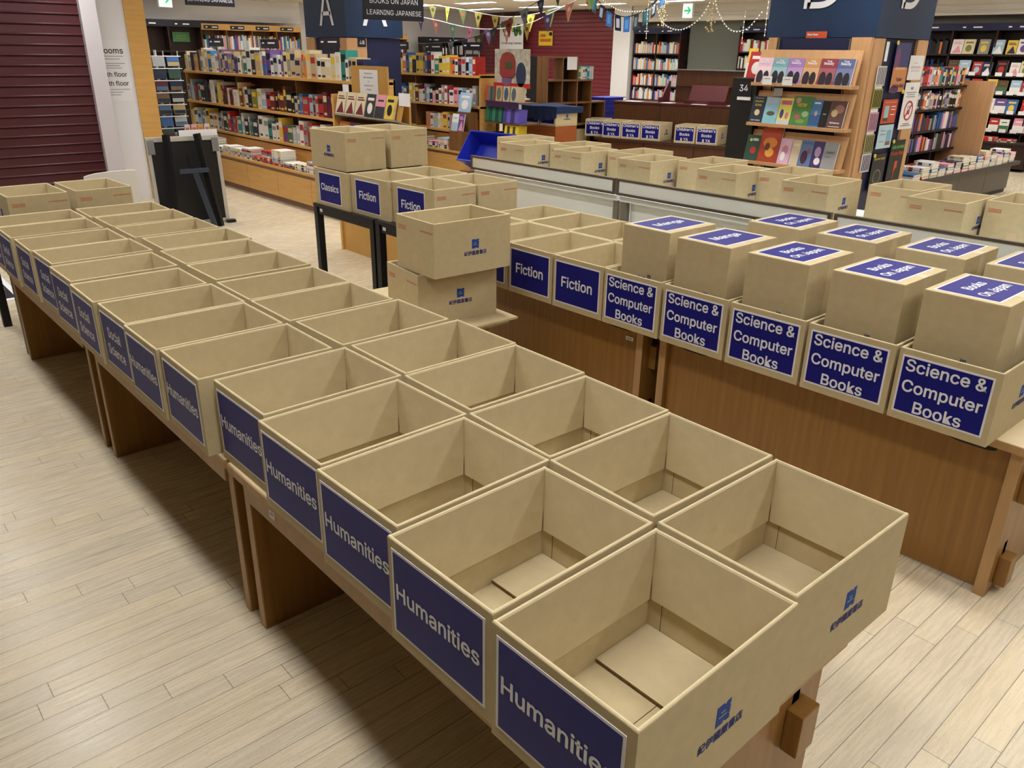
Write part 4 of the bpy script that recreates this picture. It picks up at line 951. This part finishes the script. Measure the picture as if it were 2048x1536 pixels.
box_set('violet boxed set under the purple band', 8.5, .34, .86, .2, [(90, 80, 170), (100, 90, 180), (60, 56, 110), (104, 92, 186), (70, 64, 130)])
o = box_set('yellow boxed set behind the blue tray', 8.46, .3, .70, .14, [(214, 190, 50), (220, 196, 60)]); 
for k in (-.06, .06): G().rect(k, .07, .05, .1, fNX(-.001, 0, 0), .002).build('window_print', cm(60, 62, 56), o)
for i, (x, y, z, wd, h, ca, cb, nm) in enumerate(((6.76, 9.24, .977, .27, .27, 8, 0, 'large pale blue picture book'), (6.62, 9.24, .717, .15, .24, 0, 8, 'white and blue book'), (6.62, 9.08, .717, .12, .25, 17, 16, 'violet patterned book'))):
    face_book((x, y-wd, z), wd, h, .02, ca, cb, i, nm+' leaning at the end of the maple bookcase', 'books leaning at the bookcase end', .2)
tag(G().box(6.6, 6.74, 8.96, 9.25, .441, .715).box(6.74, 6.9, 8.96, 9.25, .441, .975).build('display_riser', CUBEW), 'brown riser under the leaning books at the bookcase end', 'riser')
# blue tray leaning behind the first white counter
t = thing('shopping_basket', 'blue plastic basket tipped on its side behind the white counter', 'basket', (5.6, 7.02, .62)); t.rotation_euler = (0, radians(-52), radians(8))
g = G(); a, b, hh = .2, .36, .2
for (p0, p1, q0, q1) in (((-a, -b), (a, -b), (-a*.85, -b*.9), (a*.85, -b*.9)), ((a, -b), (a, b), (a*.85, -b*.9), (a*.85, b*.9)), ((a, b), (-a, b), (a*.85, b*.9), (-a*.85, b*.9)), ((-a, b), (-a, -b), (-a*.85, b*.9), (-a*.85, -b*.9))):
    P0, P1, Q0, Q1 = (Vector((*p0, hh)), Vector((*p1, hh)), Vector((*q0, 0)), Vector((*q1, 0))); nn = (P1-P0).cross(Q0-P0).normalized()*.006
    g.add([P0, P1, Q1, Q0, P0+nn, P1+nn, Q1+nn, Q0+nn], [(0, 1, 2, 3), (7, 6, 5, 4), (0, 4, 5, 1), (1, 5, 6, 2), (2, 6, 7, 3), (3, 7, 4, 0)])
g.box(-a*.86, a*.86, -b*.91, b*.91, -.006, 0); g.build('tray', BASK, t)
G().tube([(-a, -b, hh), (a, -b, hh), (a, b, hh), (-a, b, hh), (-a, -b, hh)], .014).build('rim', BASK, t)
t2 = thing('low_stand', 'dark low stand under the tipped blue basket', 'stand', (5.65, 7.05, 0)); G().box(-.25, .3, -.4, .4, 0, .44).build('body', CUBEW, t2)

# ------------------------------------------------------------------ stepped cube shelf and things round it
t = thing('cube_shelf', 'stepped brown cube shelf, mostly empty, before the far shutter', 'shelf', (8.34, 9.02, 0))
CW, CH = .335, .338; top = 1.737
cols = [5, 5, 4, 3]
def vboard(x, z1): G().box(x-.012, x+.012, 0, .2, 0, z1).build('upright', CUBEW, t)
G().box(-.02, .02, 0, .22, 0, top).build('side_panel', CUBEW, t)
for k in range(4):
    zt = top-CH*(5-cols[k])
    vboard((k+1)*CW, zt)
    for r in range(cols[k]+1):
        z = zt-r*CH
        if r and z > 0 and not (r == 1 and k in (0,)): G().box(k*CW+.1, (k+1)*CW-.012, .2, .21, z, z+CH-.024).build('back_panel', DARKWOOD, t)
        if z > 0: G().box(k*CW+.012, (k+1)*CW-.012, 0, .2, z-.024, z).build('shelf', CUBEW, t)
G().rect(0, 0, .22, .19, fNY(.53, -.002, 1.64), .002).build('paper_notice', PAPER, t)
for i in range(7): book((8.34+CW*2+.08+.05*i, 9.04, top-CH+.001), (.17, .045, rnd.uniform(.17, .21)), rnd.choice([0, 8, 9, 1]), '%s book on the step of the cube shelf' % nth(i), 'books on the cube shelf', (0, 0, pi/2))
for i in range(2):
    o = G().box(0, .24, 0, .17, 0, .25).build('storage_box', KRAFT, bev=.003); o.location = (8.34+CW*(1+i)+.05, 9.04, top-CH*4+.001); tag(o, '%s small kraft box in the lower cells of the cube shelf' % nth(i), 'cardboard box', 'kraft boxes in the cube shelf')
t = thing('low_cabinet', 'orange-brown cabinet under the cloth-covered sports cartons', 'cabinet', (7.75, 8.56, 0))
G().box(0, .44, -.36, .36, 0, .79).build('body', mat('orange_brown_wood', (150, 84, 44), .4, var=.1), t)
G().box(-.012, 0, -.34, .34, .05, .7).build('door_panel', mat('orange_brown_wood', (150, 84, 44), .4, var=.1), t)
carton(7.76, 8.215, .7905, 'open carton with a sports sign half under the navy cloth', 0, sign='Sports', group='sports cartons')
carton(7.765, 8.565, .7905, 'open carton with its sign hidden by the navy cloth', 0, sign='Sports', group='sports cartons')
g = G()
def cloth_z(u, v): return 1.062+.012*sin(u*9)*sin(v*7)
N1, N2 = 14, 22; vs = []; fs = []
for i in range(N1+1):
    for j in range(N2+1):
        u, v = i/N1, j/N2; y = 8.14+.84*v; x = 7.70+.6*u; z = cloth_z(x, y)
        if i == 0: x = 7.735-.012*cos(j*1.9); z = .93-.06*abs(sin(v*6.0))-(.05 if .4 < v < .6 else 0)
        if i == 1: x = 7.742
        if j == 0: y = 8.185; z = min(z, .97)
        if j == N2: y = 8.93; z = min(z, .9)
        vs.append((x, y, z))
for i in range(N1):
    for j in range(N2): k = i*(N2+1)+j; fs.append((k, k+1, k+N2+2, k+N2+1))
g.add(vs, fs); o = g.build('cloth', CLOTHN); tag(o, 'navy cloth draped over the sports cartons', 'cloth')
o.modifiers.new('thick', 'SOLIDIFY').thickness = .004
t = thing('black_shelf', 'narrow black shelf unit of pale books behind the card display', 'bookcase', (9.6, 10.9, 0))
for z in (.5, .8, 1.1, 1.42): G().box(0, .3, -.02, .62, z-.02, z).build('shelf', BLACK, t)
G().box(0, .3, -.04, -.02, 0, 1.72).box(0, .3, .62, .64, 0, 1.72).box(.3, .32, -.04, .64, 0, 1.72).build('frame', BLACK, t)
o = G().box(-.01, 0, .0, .6, 1.22, 1.4).build('front_panel', BLACK, t)
for r, z in enumerate((1.42, 1.1, .8)):
    y = 10.9
    for i in range(6): book((9.62, y, z+.001), (.2, .095, rnd.uniform(.17, .26) if r != 1 else .11), rnd.choice([0, 19, 8, 0, 3]), '%s pale book on the %s row of the narrow black shelf' % (nth(i), ('top', 'middle', 'lowest')[r]), 'books on the narrow black shelf'); y += .1
o = G().box(-.008, .008, -.17, .17, 0, .3).build('cream_board', LAM); o.location = (8.0, 9.45, 1.13); o.rotation_euler = (0, .1, 0); tag(o, 'cream board standing by the side of the cube shelf', 'board')
t = thing('small_table', 'narrow table with a cream top by the side of the cube shelf', 'table', (8.0, 9.45, 0)); G().box(-.15, .15, -.25, .25, 1.1, 1.125).build('table_top', LAM, t)
for sx in (-1, 1):
    for sy in (-1, 1): G().box(sx*.12-.02, sx*.12+.02, sy*.21-.02, sy*.21+.02, 0, 1.1).build('leg', CUBEW, t)
# stack of blue baskets
t = thing('basket_dolly', 'low black dolly under the stacked blue baskets', 'dolly', (10.05, 9.32, 0)); G().box(-.25, .25, -.18, .18, 0, .5).build('body', BLACK, t)
bk = G(); 
for (x0, x1, y0, y1) in ((-.24, .24, -.17, -.15), (-.24, .24, .15, .17), (-.24, -.22, -.15, .15), (.22, .24, -.15, .15)): bk.box(x0, x1, y0, y1, 0, .07)
bk.box(-.27, .27, -.2, .2, .062, .074); bk.box(-.22, .22, -.15, .15, 0, .006)
bk = bk.mesh('shopping_basket', BASK)
for i in range(8):
    o = link('shopping_basket', bk); o.location = (10.05+rnd.uniform(-.008, .008), 9.32, .501+.0755*i); o.rotation_euler = (0, 0, rnd.uniform(-.03, .03))
    tag(o, '%s blue basket from the bottom of the stack by the cube shelf' % nth(i), 'basket', 'stacked blue baskets')

# ------------------------------------------------------------------ information desk
t = thing('information_desk', 'dark wood information desk with maroon book rests and a high back screen', 'desk', (9.24, 8.26, 0), radians(15))
def dsk(nm, m, *b, bev=.0): return G().box(*b).build(nm, m, t, bev=bev)
dsk('plinth', BLACK, .1, 1.2, -2.9, .42, 0, .08)
for k in range(4): dsk('base_panel', WALNUT, .04, .07, -2.9+k*.83+.004, -2.9+(k+1)*.83-.004, .08, .5)
dsk('base', WALNUT, .07, 1.2, -2.9, .42, .08, .5)
dsk('ledge', mat('dark_walnut_edge', (66, 42, 30), .4), 0, .6, -2.92, .46, .5, .54, bev=.004)
for k in range(4): dsk('riser_panel', WALNUT, .5, .53, -2.9+k*.82+.003, -2.9+(k+1)*.82-.003, .54, 1.05)
dsk('desk_top', MAROON, .48, 1.0, -2.92, .4, 1.05, 1.075, bev=.004)
for k in range(3): dsk('screen_panel', WALNUT, 1.0, 1.03, -1.72+k*.42+.002, -1.72+(k+1)*.42-.002, 1.32, 1.56)
dsk('screen_back', WALNUT, 1.03, 1.05, -1.72, -.46, 1.05, 1.32); dsk('screen_cap', mat('grey_cap', (130, 126, 130), .4), .97, 1.08, -1.74, -.44, 1.56, 1.575)
M = Matrix.Translation((.74, -1.1, 1.12)) @ Matrix.Rotation(-.5*-1, 4, 'Y')
G().box(0, .02, -.3, .3, 0, .26, 0, M).build('book_rest', MAROON, t); dsk('book_rest_lip', MAROON, .62, .76, -1.42, -.78, 1.075, 1.13)
for s in (-.36, -1.84):
    f = fr((.7, s, 1.075), (1, 0, 0), (0, 0, 1)); G().prism([(-.1, 0), (.3, 0), (.3, .32), (.24, .32), (.0, .08), (-.1, .08)], -.012, .012, f).build('side_wing', MAROON, t)
Md = Matrix.Translation((9.24, 8.26, 0)) @ Matrix.Rotation(radians(15), 4, 'Z')
for i, (y, l) in enumerate(((.1, .28), (-.5, .2), (-1.05, .24), (-1.62, .22))):
    o = G().box(-.1, .1, -l/2, l/2, 0, .004).build('paper_sheet', PAPER); o.matrix_world = Md @ Matrix.Translation((.62, y, 1.0755)); tag(o, '%s white sheet on the information desk, from the basket side' % nth(i), 'paper', 'sheets on the desk')
for i, y in enumerate((-.005, -.343, -.681, -1.25, -1.6)):
    p = Md @ Vector((.02, y, 0))
    carton(p.x, p.y, .541, "open carton with a children's books sign, %s on the information desk ledge" % nth(i), radians(15+(2 if i > 2 else 0)), sign="Children's\nBooks\n& YA", group='cartons on the information desk')
p = Md @ Vector((.13, .34, 0)); carton(p.x, p.y, .541, "turned open carton with a children's books sign at the rounded end of the desk", radians(28), sign="Children's\nBooks\n& YA", group='cartons on the information desk')

# ------------------------------------------------------------------ by the shutter
t = thing('folded_table', 'white flip-top table folded upright before the shutter', 'table', (1.07, 6.3, 0)); t.rotation_euler = (0, 0, -.05)
f = fNY(0, 0, 0); pts = [(-.19, .0), (.19, .0), (.19, .42), (.12, .425), (.0, .423), (-.1, .415), (-.16, .405), (-.19, .395)]
G().prism([(x, y+.47) for x, y in pts], 0, .022, f).build('table_top', mat('off_white_top', (214, 210, 204), .45), t, bev=.003)
for x in (-.15, .15): G().box(x-.02, x+.02, .0, .04, .03, .6).build('post', ALU, t); G().box(x-.02, x+.02, -.2, .24, .0, .035).build('foot', ALU, t)
t = thing('poster_stand', 'silver poster frame seen from its black back, leaning on an easel', 'frame', (2.375, 8.25, 0)); t.rotation_euler = (-.06, 0, -.06)
G().box(-.335, .335, .0, .012, .05, .88).build('back_board', BLACK, t)
for b in ((-.375, -.335, -.012, .02, .0, .93), (.335, .375, -.012, .02, .0, .93), (-.335, .335, -.012, .02, .88, .93), (-.335, .335, -.012, .02, .0, .05)): G().box(*b).build('frame_side', ALU, t, bev=.006)
for s in (-.33, .33): G().box(s-.035, s+.035, -.016, -.012, .76, .9).build('corner_clip', mat('clear_clip', (120, 122, 124), .2), t)
o = G().box(-.2, .2, .03, .034, .88, .985).build('white_strip', PAPER); o.location = (2.56, 8.26, 0); o.rotation_euler = (-.04, 0, -.06); tag(o, 'white card strip showing above the poster frame', 'card')
t = thing('easel', 'black folding easel behind the silver poster frame', 'easel', (2.375, 8.2, 0)); t.rotation_euler = (0, 0, -.06)
G().tube([(-.2, -.03, .96), (-.255, -.13, .0)], .04, 0, 4).build('leg', BLACKM, t); G().tube([(.11, -.03, .96), (.21, -.13, .0)], .04, 0, 4).build('leg', BLACKM, t)
G().box(-.14, .16, -.13, -.1, .575, .62).build('crossbar', SLATE, t, bev=.004); G().tube([(.02, -.12, .575), (.13, -.2, .0)], .03, 0, 4).build('strut', SLATE, t)
G().tube([(-.02, -.09, .76), (-.01, -.1, .62)], .018, 0, 6).build('hinge', BLACKM, t); G().box(.33, .42, -.02, .06, 0, .03).build('foot', BLACK, t)
t = thing('postcard_rack', 'white wire postcard rack beside the maple wall end', 'rack', (3.42, 11.75, 0))
g = G()
for z in [.55+.16*k for k in range(8)]:
    for y in (-.06, .04): g.tube([(-.3, y, z), (.3, y, z)], .006, 0, 5)
for x in (-.3, -.1, .1, .3): g.tube([(x, .05, .1), (x, .05, 1.74)], .008, 0, 5)
g.build('wire_frame', WIRE, t); G().disc(0, 0, .26, .22, fUP(0, 0, 0), .05).build('base', WIRE, t); G().tube([(0, .08, .04), (0, .08, 1.75)], .02).build('post', WIRE, t)
CARDS = [(60, 70, 84), (96, 130, 170), (46, 60, 96), (190, 196, 200), (130, 110, 90), (70, 100, 90), (200, 180, 120), (110, 60, 70), (80, 120, 180), (60, 62, 60)]
for r in range(7):
    for c_ in range(3):
        o = G().rect(0, 0, .17, .125, fNY(0, 0, 0), .004).rect(0, -.03, .16, .05, fNY(0, 0, 0), .005, .004, 1).build('postcard', [cm(*CARDS[(r*3+c_*5) % 10]), cm(*CARDS[(r+c_*3+4) % 10])])
        o.location = (3.42-.2+.2*c_, 11.73, .64+.16*r); o.rotation_euler = (-.15, 0, 0)
        tag(o, 'postcard in the %s tier up and %s column of the white wire rack' % (nth(r), nth(c_)), 'postcard', 'postcards on the wire rack')
t = thing('card_box_stand', 'low white stand of greeting cards in front of the wire rack', 'stand', (3.45, 10.95, 0)); G().box(-.12, .28, -.12, .12, 0, .62).build('body', PAINT2, t)
for i, (x, c_) in enumerate(((-.06, (226, 214, 222)), (.03, (230, 180, 190)), (.12, (222, 170, 90)), (.21, (214, 214, 222)))):
    o = G().box(-.036, .036, -.01, .01, 0, .2).rect(0, .14, .05, .04, fNY(0, -.01, 0), .002, 0, 1).build('greeting_card', [cm(*c_), cm(200, 120, 110)]); o.location = (3.45+x, 10.9, .621); tag(o, '%s greeting card pack on the low white stand' % ('white', 'pink', 'amber', 'pale grey')[i], 'card pack', 'greeting card packs')
piles(0, 0, [(10.9+.28*k, 3.7) for k in range(0)], .44, 'x', 'x')
t = thing('wall_notice', 'printed direction notice on the white wall strip', 'notice', (2.34, 10.258, 1.54))
G().rect(0, -.02, .44, .68, fNY(0, 0, 0), .001).build('sheet', mat('notice_white', (226, 227, 232), .6), t)
BK = mat('notice_black', (52, 52, 60), .7)
for s_, x, z, wd in (('restrooms', -.02, .2, .4), ('4th floor', .05, -.06, .27), ('7th floor', .055, -.16, .27)):
    G().text(text(s_, width=wd, bold=.01), x, z, fNY(0, 0, 0), .0022).build('lettering', BK, t)
g = G()
for k, (x, wd, z) in enumerate(((.05, .24, .14), (.03, .2, .11), (.06, .24, .06), (.03, .18, .035), (.04, .2, .01), (.08, .22, -.23), (.03, .16, -.26), (.02, .12, -.29))): g.rect(x, z, wd, .008, fNY(0, 0, 0), .002)
g.build('small_print', mat('notice_grey', (150, 150, 158), .7), t)
t = thing('floor_mat', 'dark floor mat with a pale border and a letter e by the shutter', 'mat', (-.35, 6.75, 0))
G().box(-.66, .66, -.42, .42, 0, .006).build('border', WHITEP, t); G().box(-.62, .62, -.37, .37, .006, .0075).build('field', mat('dark_mat', (34, 20, 28), .8), t)
G().text(text('e', height=.24, font=F_SANS), .5, -.02, fUP(0, 0, 0), .0085).build('lettering', LETTER, t)

# ------------------------------------------------------------------ signs hung from the ceiling
def hang_sign(label, loc, wd, h, lines, lab_rows, size=.08):
    t = thing('hanging_sign', label, 'sign', loc, 0, 'black aisle signs'); f = fNY(0, -.0125, 0)
    G().box(-wd/2, wd/2, -.012, .012, -h/2, h/2).build('sign_board', SIGNBLK, t, bev=.003)
    for s_, z, w2 in lines: G().text(text(s_, width=w2), 0, z, f, .002).build('lettering', LETTER, t)
    for x in (-wd*.4, wd*.4): G().tube([(x, 0, h/2), (x, 0, CEIL-loc[2]-.001)], .003).build('wire', STEEL, t)
hang_sign('black hanging sign with books on Japan lettering in front of pillar A', (3.56, 6.0, 2.2), .63, .33, [('BOOKS ON JAPAN', -.012, .5), ('LEARNING JAPANESE', -.104, .57)], 2)
hang_sign('black hanging sign with learning Japanese lettering before the white bulkhead', (3.55, 10.0, 2.38), .61, .24, [('LEARNING JAPANESE', -.055, .56)], 1)
for nm, loc, f, wd in (('lit exit sign with a green arrow near the empty dark bookcase', (5.68, 17.5, 2.68), fNY(0, -.03, 0), .27), ('lit exit sign with a green arrow above the dark two-bay bookcase', (15.0, 11.53, 2.69), fNX(-.03, 0, 0), .27)):
    t = thing('exit_sign', nm, 'exit sign', loc, 0, 'exit signs')
    G().rect(0, 0, wd, .3, f, .012, -.05).build('housing', WHITEP, t); G().rect(0, 0, wd-.02, .28, f, .014, .012).build('panel', EXITW, t)
    G().prism([(-.09, .02), (.03, .02), (-.02, .075), (.03, .075), (.1, .0), (.03, -.075), (-.02, -.075), (.03, -.02), (-.09, -.02)], .014, .016, f).build('arrow', GREEN, t)
t = thing('poster', 'tall white book poster with green shapes hung before the far shutter', 'poster', (15.55, 18.12, 0)); f = fNX(0, 0, 0)
G().rect(0, 2.24, 1.02, .96, f, .004).build('sheet', PAPER, t)
G().text(text('The Very Hungry Caterpillar', width=.9, bold=.01), 0, 2.02, f, .006).build('lettering', mat('notice_black', (52, 52, 60), .7), t)
g = G()
for x, z, a in ((-.38, 2.5, .09), (-.3, 2.38, .08), (-.26, 2.26, .06), (.1, 2.4, .08), (.2, 2.3, .09), (.3, 2.42, .1), (.38, 2.3, .07)): g.disc(x, z, a, a*1.1, f, .006)
g.build('printed_art', cm(76, 116, 66), t); G().tube([(0, -.5, 2.725), (0, .5, 2.725)], .01).build('rod', WIRE, t)
for y in (-.4, .4): G().tube([(0, y, 2.725), (0, y, CEIL-.001)], .004).build('cord', WIRE, t)
t = thing('poster', 'yellow poster with orange characters fixed to the far shutter', 'poster', (15.81, 16.97, 2.155)); f = fNX(0, 0, 0)
G().rect(0, 0, .56, .37, f, .004).build('sheet', cm(232, 206, 60), t)
g = G()
for x, z, w2 in ((-.1, .07, .2), (0, -.05, .44)): g.rect(x, z, w2, .075, f, .006)
g.build('printed_art', cm(210, 110, 50), t); G().disc(.2, .11, .07, .05, f, .006).build('printed_art', cm(40, 40, 44), t)

# ------------------------------------------------------------------ bunting and fairy lights
def sag(pts, k=4):
    out = []
    for i in range(len(pts)-1):
        p0, p1, p2, p3 = (Vector(pts[max(i-1, 0)]), Vector(pts[i]), Vector(pts[i+1]), Vector(pts[min(i+2, len(pts)-1)]))
        for j in range(k):
            u = j/k; out.append(.5*((2*p1)+(p2-p0)*u+(2*p0-5*p1+4*p2-p3)*u*u+(3*p1-p0-3*p2+p3)*u**3))
    out.append(Vector(pts[-1])); return out
def bunting(label, pts, cord, step, wd, h, tones, square=False, group='bunting'):
    t = thing('bunting', label, 'bunting', pts[0], 0, group); o = Vector(pts[0]); c = [Vector(p)-o for p in sag(pts, 6)]
    G().tube(c, .006, 0, 4).build('cord', cord, t)
    acc = 0; nxt = step*.5; n = 0
    for i in range(len(c)-1):
        seg = (c[i+1]-c[i]).length
        while acc+seg >= nxt:
            u = (nxt-acc)/seg; p = c[i].lerp(c[i+1], u); d = (c[i+1]-c[i]).normalized(); tw = rnd.uniform(-.25, .25)
            ex = (Matrix.Rotation(tw, 3, 'Z') @ Vector((d.x, d.y, d.z*.6))).normalized(); f = (p+Vector((-.003, 0, 0)), ex, Vector((rnd.uniform(-.12, .12), 0, 1)).normalized())
            k = tones[n % len(tones)]; g = G(); q = wd/2
            if square: g.prism([(-q, 0), (q, 0), (q, -h), (-q, -h)], 0, .002, f).prism([(-q*.55, -h*.2), (q*.55, -h*.2), (q*.55, -h*.8), (-q*.55, -h*.8)], .002, .003, f, 1).prism([(-q*.55, -h*.2), (q*.55, -h*.2), (q*.55, -h*.8), (-q*.55, -h*.8)], -.001, 0, f, 1)
            else: g.prism([(-q, 0), (q, 0), (0, -h)], 0, .002, f).disc(0, -h*.3, q*.35, h*.13, f, .003, .002, 1, 8).disc(0, -h*.3, q*.35, h*.13, f, 0, -.001, 1, 8)
            g.build('flag', [cm(*k[0]), cm(*k[1])], t); n += 1; nxt += step
        acc += seg
    return t
Y1 = [((178, 164, 66), (90, 96, 60)), ((150, 150, 90), (80, 90, 70)), ((206, 200, 80), (120, 120, 60)), ((120, 140, 90), (200, 110, 80)), ((196, 186, 90), (60, 60, 60))]
bunting('upper white-corded bunting of yellow and olive flags', [(8.2, 12.4, 2.62), (8.2, 12.091, 2.545), (8.2, 11.579, 2.499), (8.2, 10.89, 2.421), (8.2, 10.244, 2.333), (8.2, 9.757, 2.295), (8.2, 9.295, 2.314), (8.2, 8.754, 2.383), (8.2, 8.348, 2.476), (8.2, 7.7, 2.72)], WIRE, .42, .19, .24, Y1)
P1 = [((96, 84, 140), (200, 180, 220)), ((214, 140, 130), (240, 220, 220)), ((110, 190, 170), (220, 240, 230)), ((226, 120, 180), (150, 60, 120)), ((140, 130, 200), (230, 230, 250)), ((206, 150, 140), (240, 240, 230)), ((200, 180, 90), (100, 90, 50))]
bunting('lower white-corded bunting of pastel flags', [(8.0, 12.1, 2.4), (8.0, 11.819, 2.326), (8.0, 11.317, 2.256), (8.0, 10.771, 2.173), (8.0, 10.189, 2.122), (8.0, 9.642, 2.131), (8.0, 9.073, 2.194), (8.0, 8.545, 2.343), (8.0, 7.7, 2.6)], WIRE, .46, .18, .24, P1)
K1 = [((46, 46, 50), (90, 80, 60)), ((130, 60, 50), (60, 40, 40)), ((110, 120, 130), (70, 80, 90)), ((50, 56, 80), (100, 110, 140)), ((70, 76, 60), (150, 140, 110))]
bunting('black-corded bunting of dark flags rising above the card display', [(7.6, 11.4, 1.90), (7.6, 10.6, 1.92), (7.6, 10.132, 1.969), (7.6, 9.76, 2.024), (7.6, 9.291, 2.158), (7.6, 8.746, 2.358), (7.6, 8.438, 2.464), (7.6, 8.0, 2.66)], BLACK, .36, .19, .25, K1)
Q1 = [((30, 38, 50), (110, 130, 150)), ((40, 70, 86), (60, 110, 130)), ((34, 40, 60), (170, 190, 210)), ((60, 120, 196), (100, 160, 220)), ((28, 40, 60), (200, 215, 230)), ((56, 110, 186), (90, 150, 214))]
bunting('black-corded bunting of blue picture cards before the white column', [(8.6, 8.55, 2.68), (8.6, 8.287, 2.505), (8.6, 8.08, 2.369), (8.6, 7.833, 2.285), (8.6, 7.628, 2.281), (8.6, 7.381, 2.352), (8.6, 7.216, 2.459), (8.6, 7.05, 2.6)], BLACK, .175, .1, .2, Q1, True)
def fairy(label, pts, step=.045, r=.009):
    t = thing('fairy_light_string', label, 'fairy lights', pts[0], 0, 'fairy light strings'); o = Vector(pts[0]); c = [Vector(p)-o for p in sag(pts, 6)]
    G().tube(c, .002, 0, 3).build('wire', WIRE, t); g = G(); acc = 0; nxt = step
    for i in range(len(c)-1):
        seg = (c[i+1]-c[i]).length
        while acc+seg >= nxt: g.ball(c[i].lerp(c[i+1], (nxt-acc)/seg)-Vector((0, 0, .008)), r); nxt += step
        acc += seg
    b = g.build('bulb', BEADS, t); b['kind'] = 'stuff'
fairy('fairy light string swagged left of the picture card bunting'.replace('left of', 'behind'), [(8.5, 8.2, 2.55), (8.5, 7.799, 2.371), (8.5, 7.474, 2.338), (8.5, 7.2, 2.36), (8.5, 7.05, 2.5)])
fairy('fairy light string looping above the dark two-bay bookcase', [(8.5, 7.099, 2.40), (8.5, 7.0, 2.22), (8.5, 6.842, 2.123), (8.5, 6.633, 2.103), (8.5, 6.404, 2.207), (8.5, 6.244, 2.40), (8.5, 6.2, 2.6)])
fairy('fairy light string looping before the grey passage', [(8.5, 6.2, 2.6), (8.5, 6.13, 2.36), (8.5, 6.064, 2.259), (8.5, 5.975, 2.154), (8.5, 5.88, 2.09), (8.5, 5.779, 2.072), (8.5, 5.672, 2.09), (8.5, 5.594, 2.138), (8.5, 5.45, 2.3)])
for i, (y, z0, z1) in enumerate(((7.235, 1.98, 2.6), (6.95, 2.12, 2.7), (6.17, 2.06, 2.7), (5.69, 1.93, 2.3), (5.38, 2.0, 2.75))):
    fairy('%s hanging fairy light strand, counted from the burgundy shutter' % nth(i), [(8.5, y, z1), (8.5, y+.01, (z0+z1)/2), (8.5, y+.005, z0)], .06)
for i, (y, z) in enumerate(((6.94, 2.28), (6.165, 2.2))):
    g = G()
    for k in range(26): a = rnd.uniform(0, 6.28); q = rnd.uniform(-.14, .14); g.ball((rnd.uniform(-.05, .05), .05*cos(a)*(1-abs(q)*3), q), .016)
    g.tube([(0, 0, .14), (0, 0, CEIL-z-.001)], .003); o = g.build('hanging_tassel', mat('gold_straw', (196, 176, 128), .7)); o.location = (8.45, y, z); tag(o, '%s straw-gold hanging ornament among the fairy lights' % ('first', 'second')[i], 'ornament', 'gold hanging ornaments')
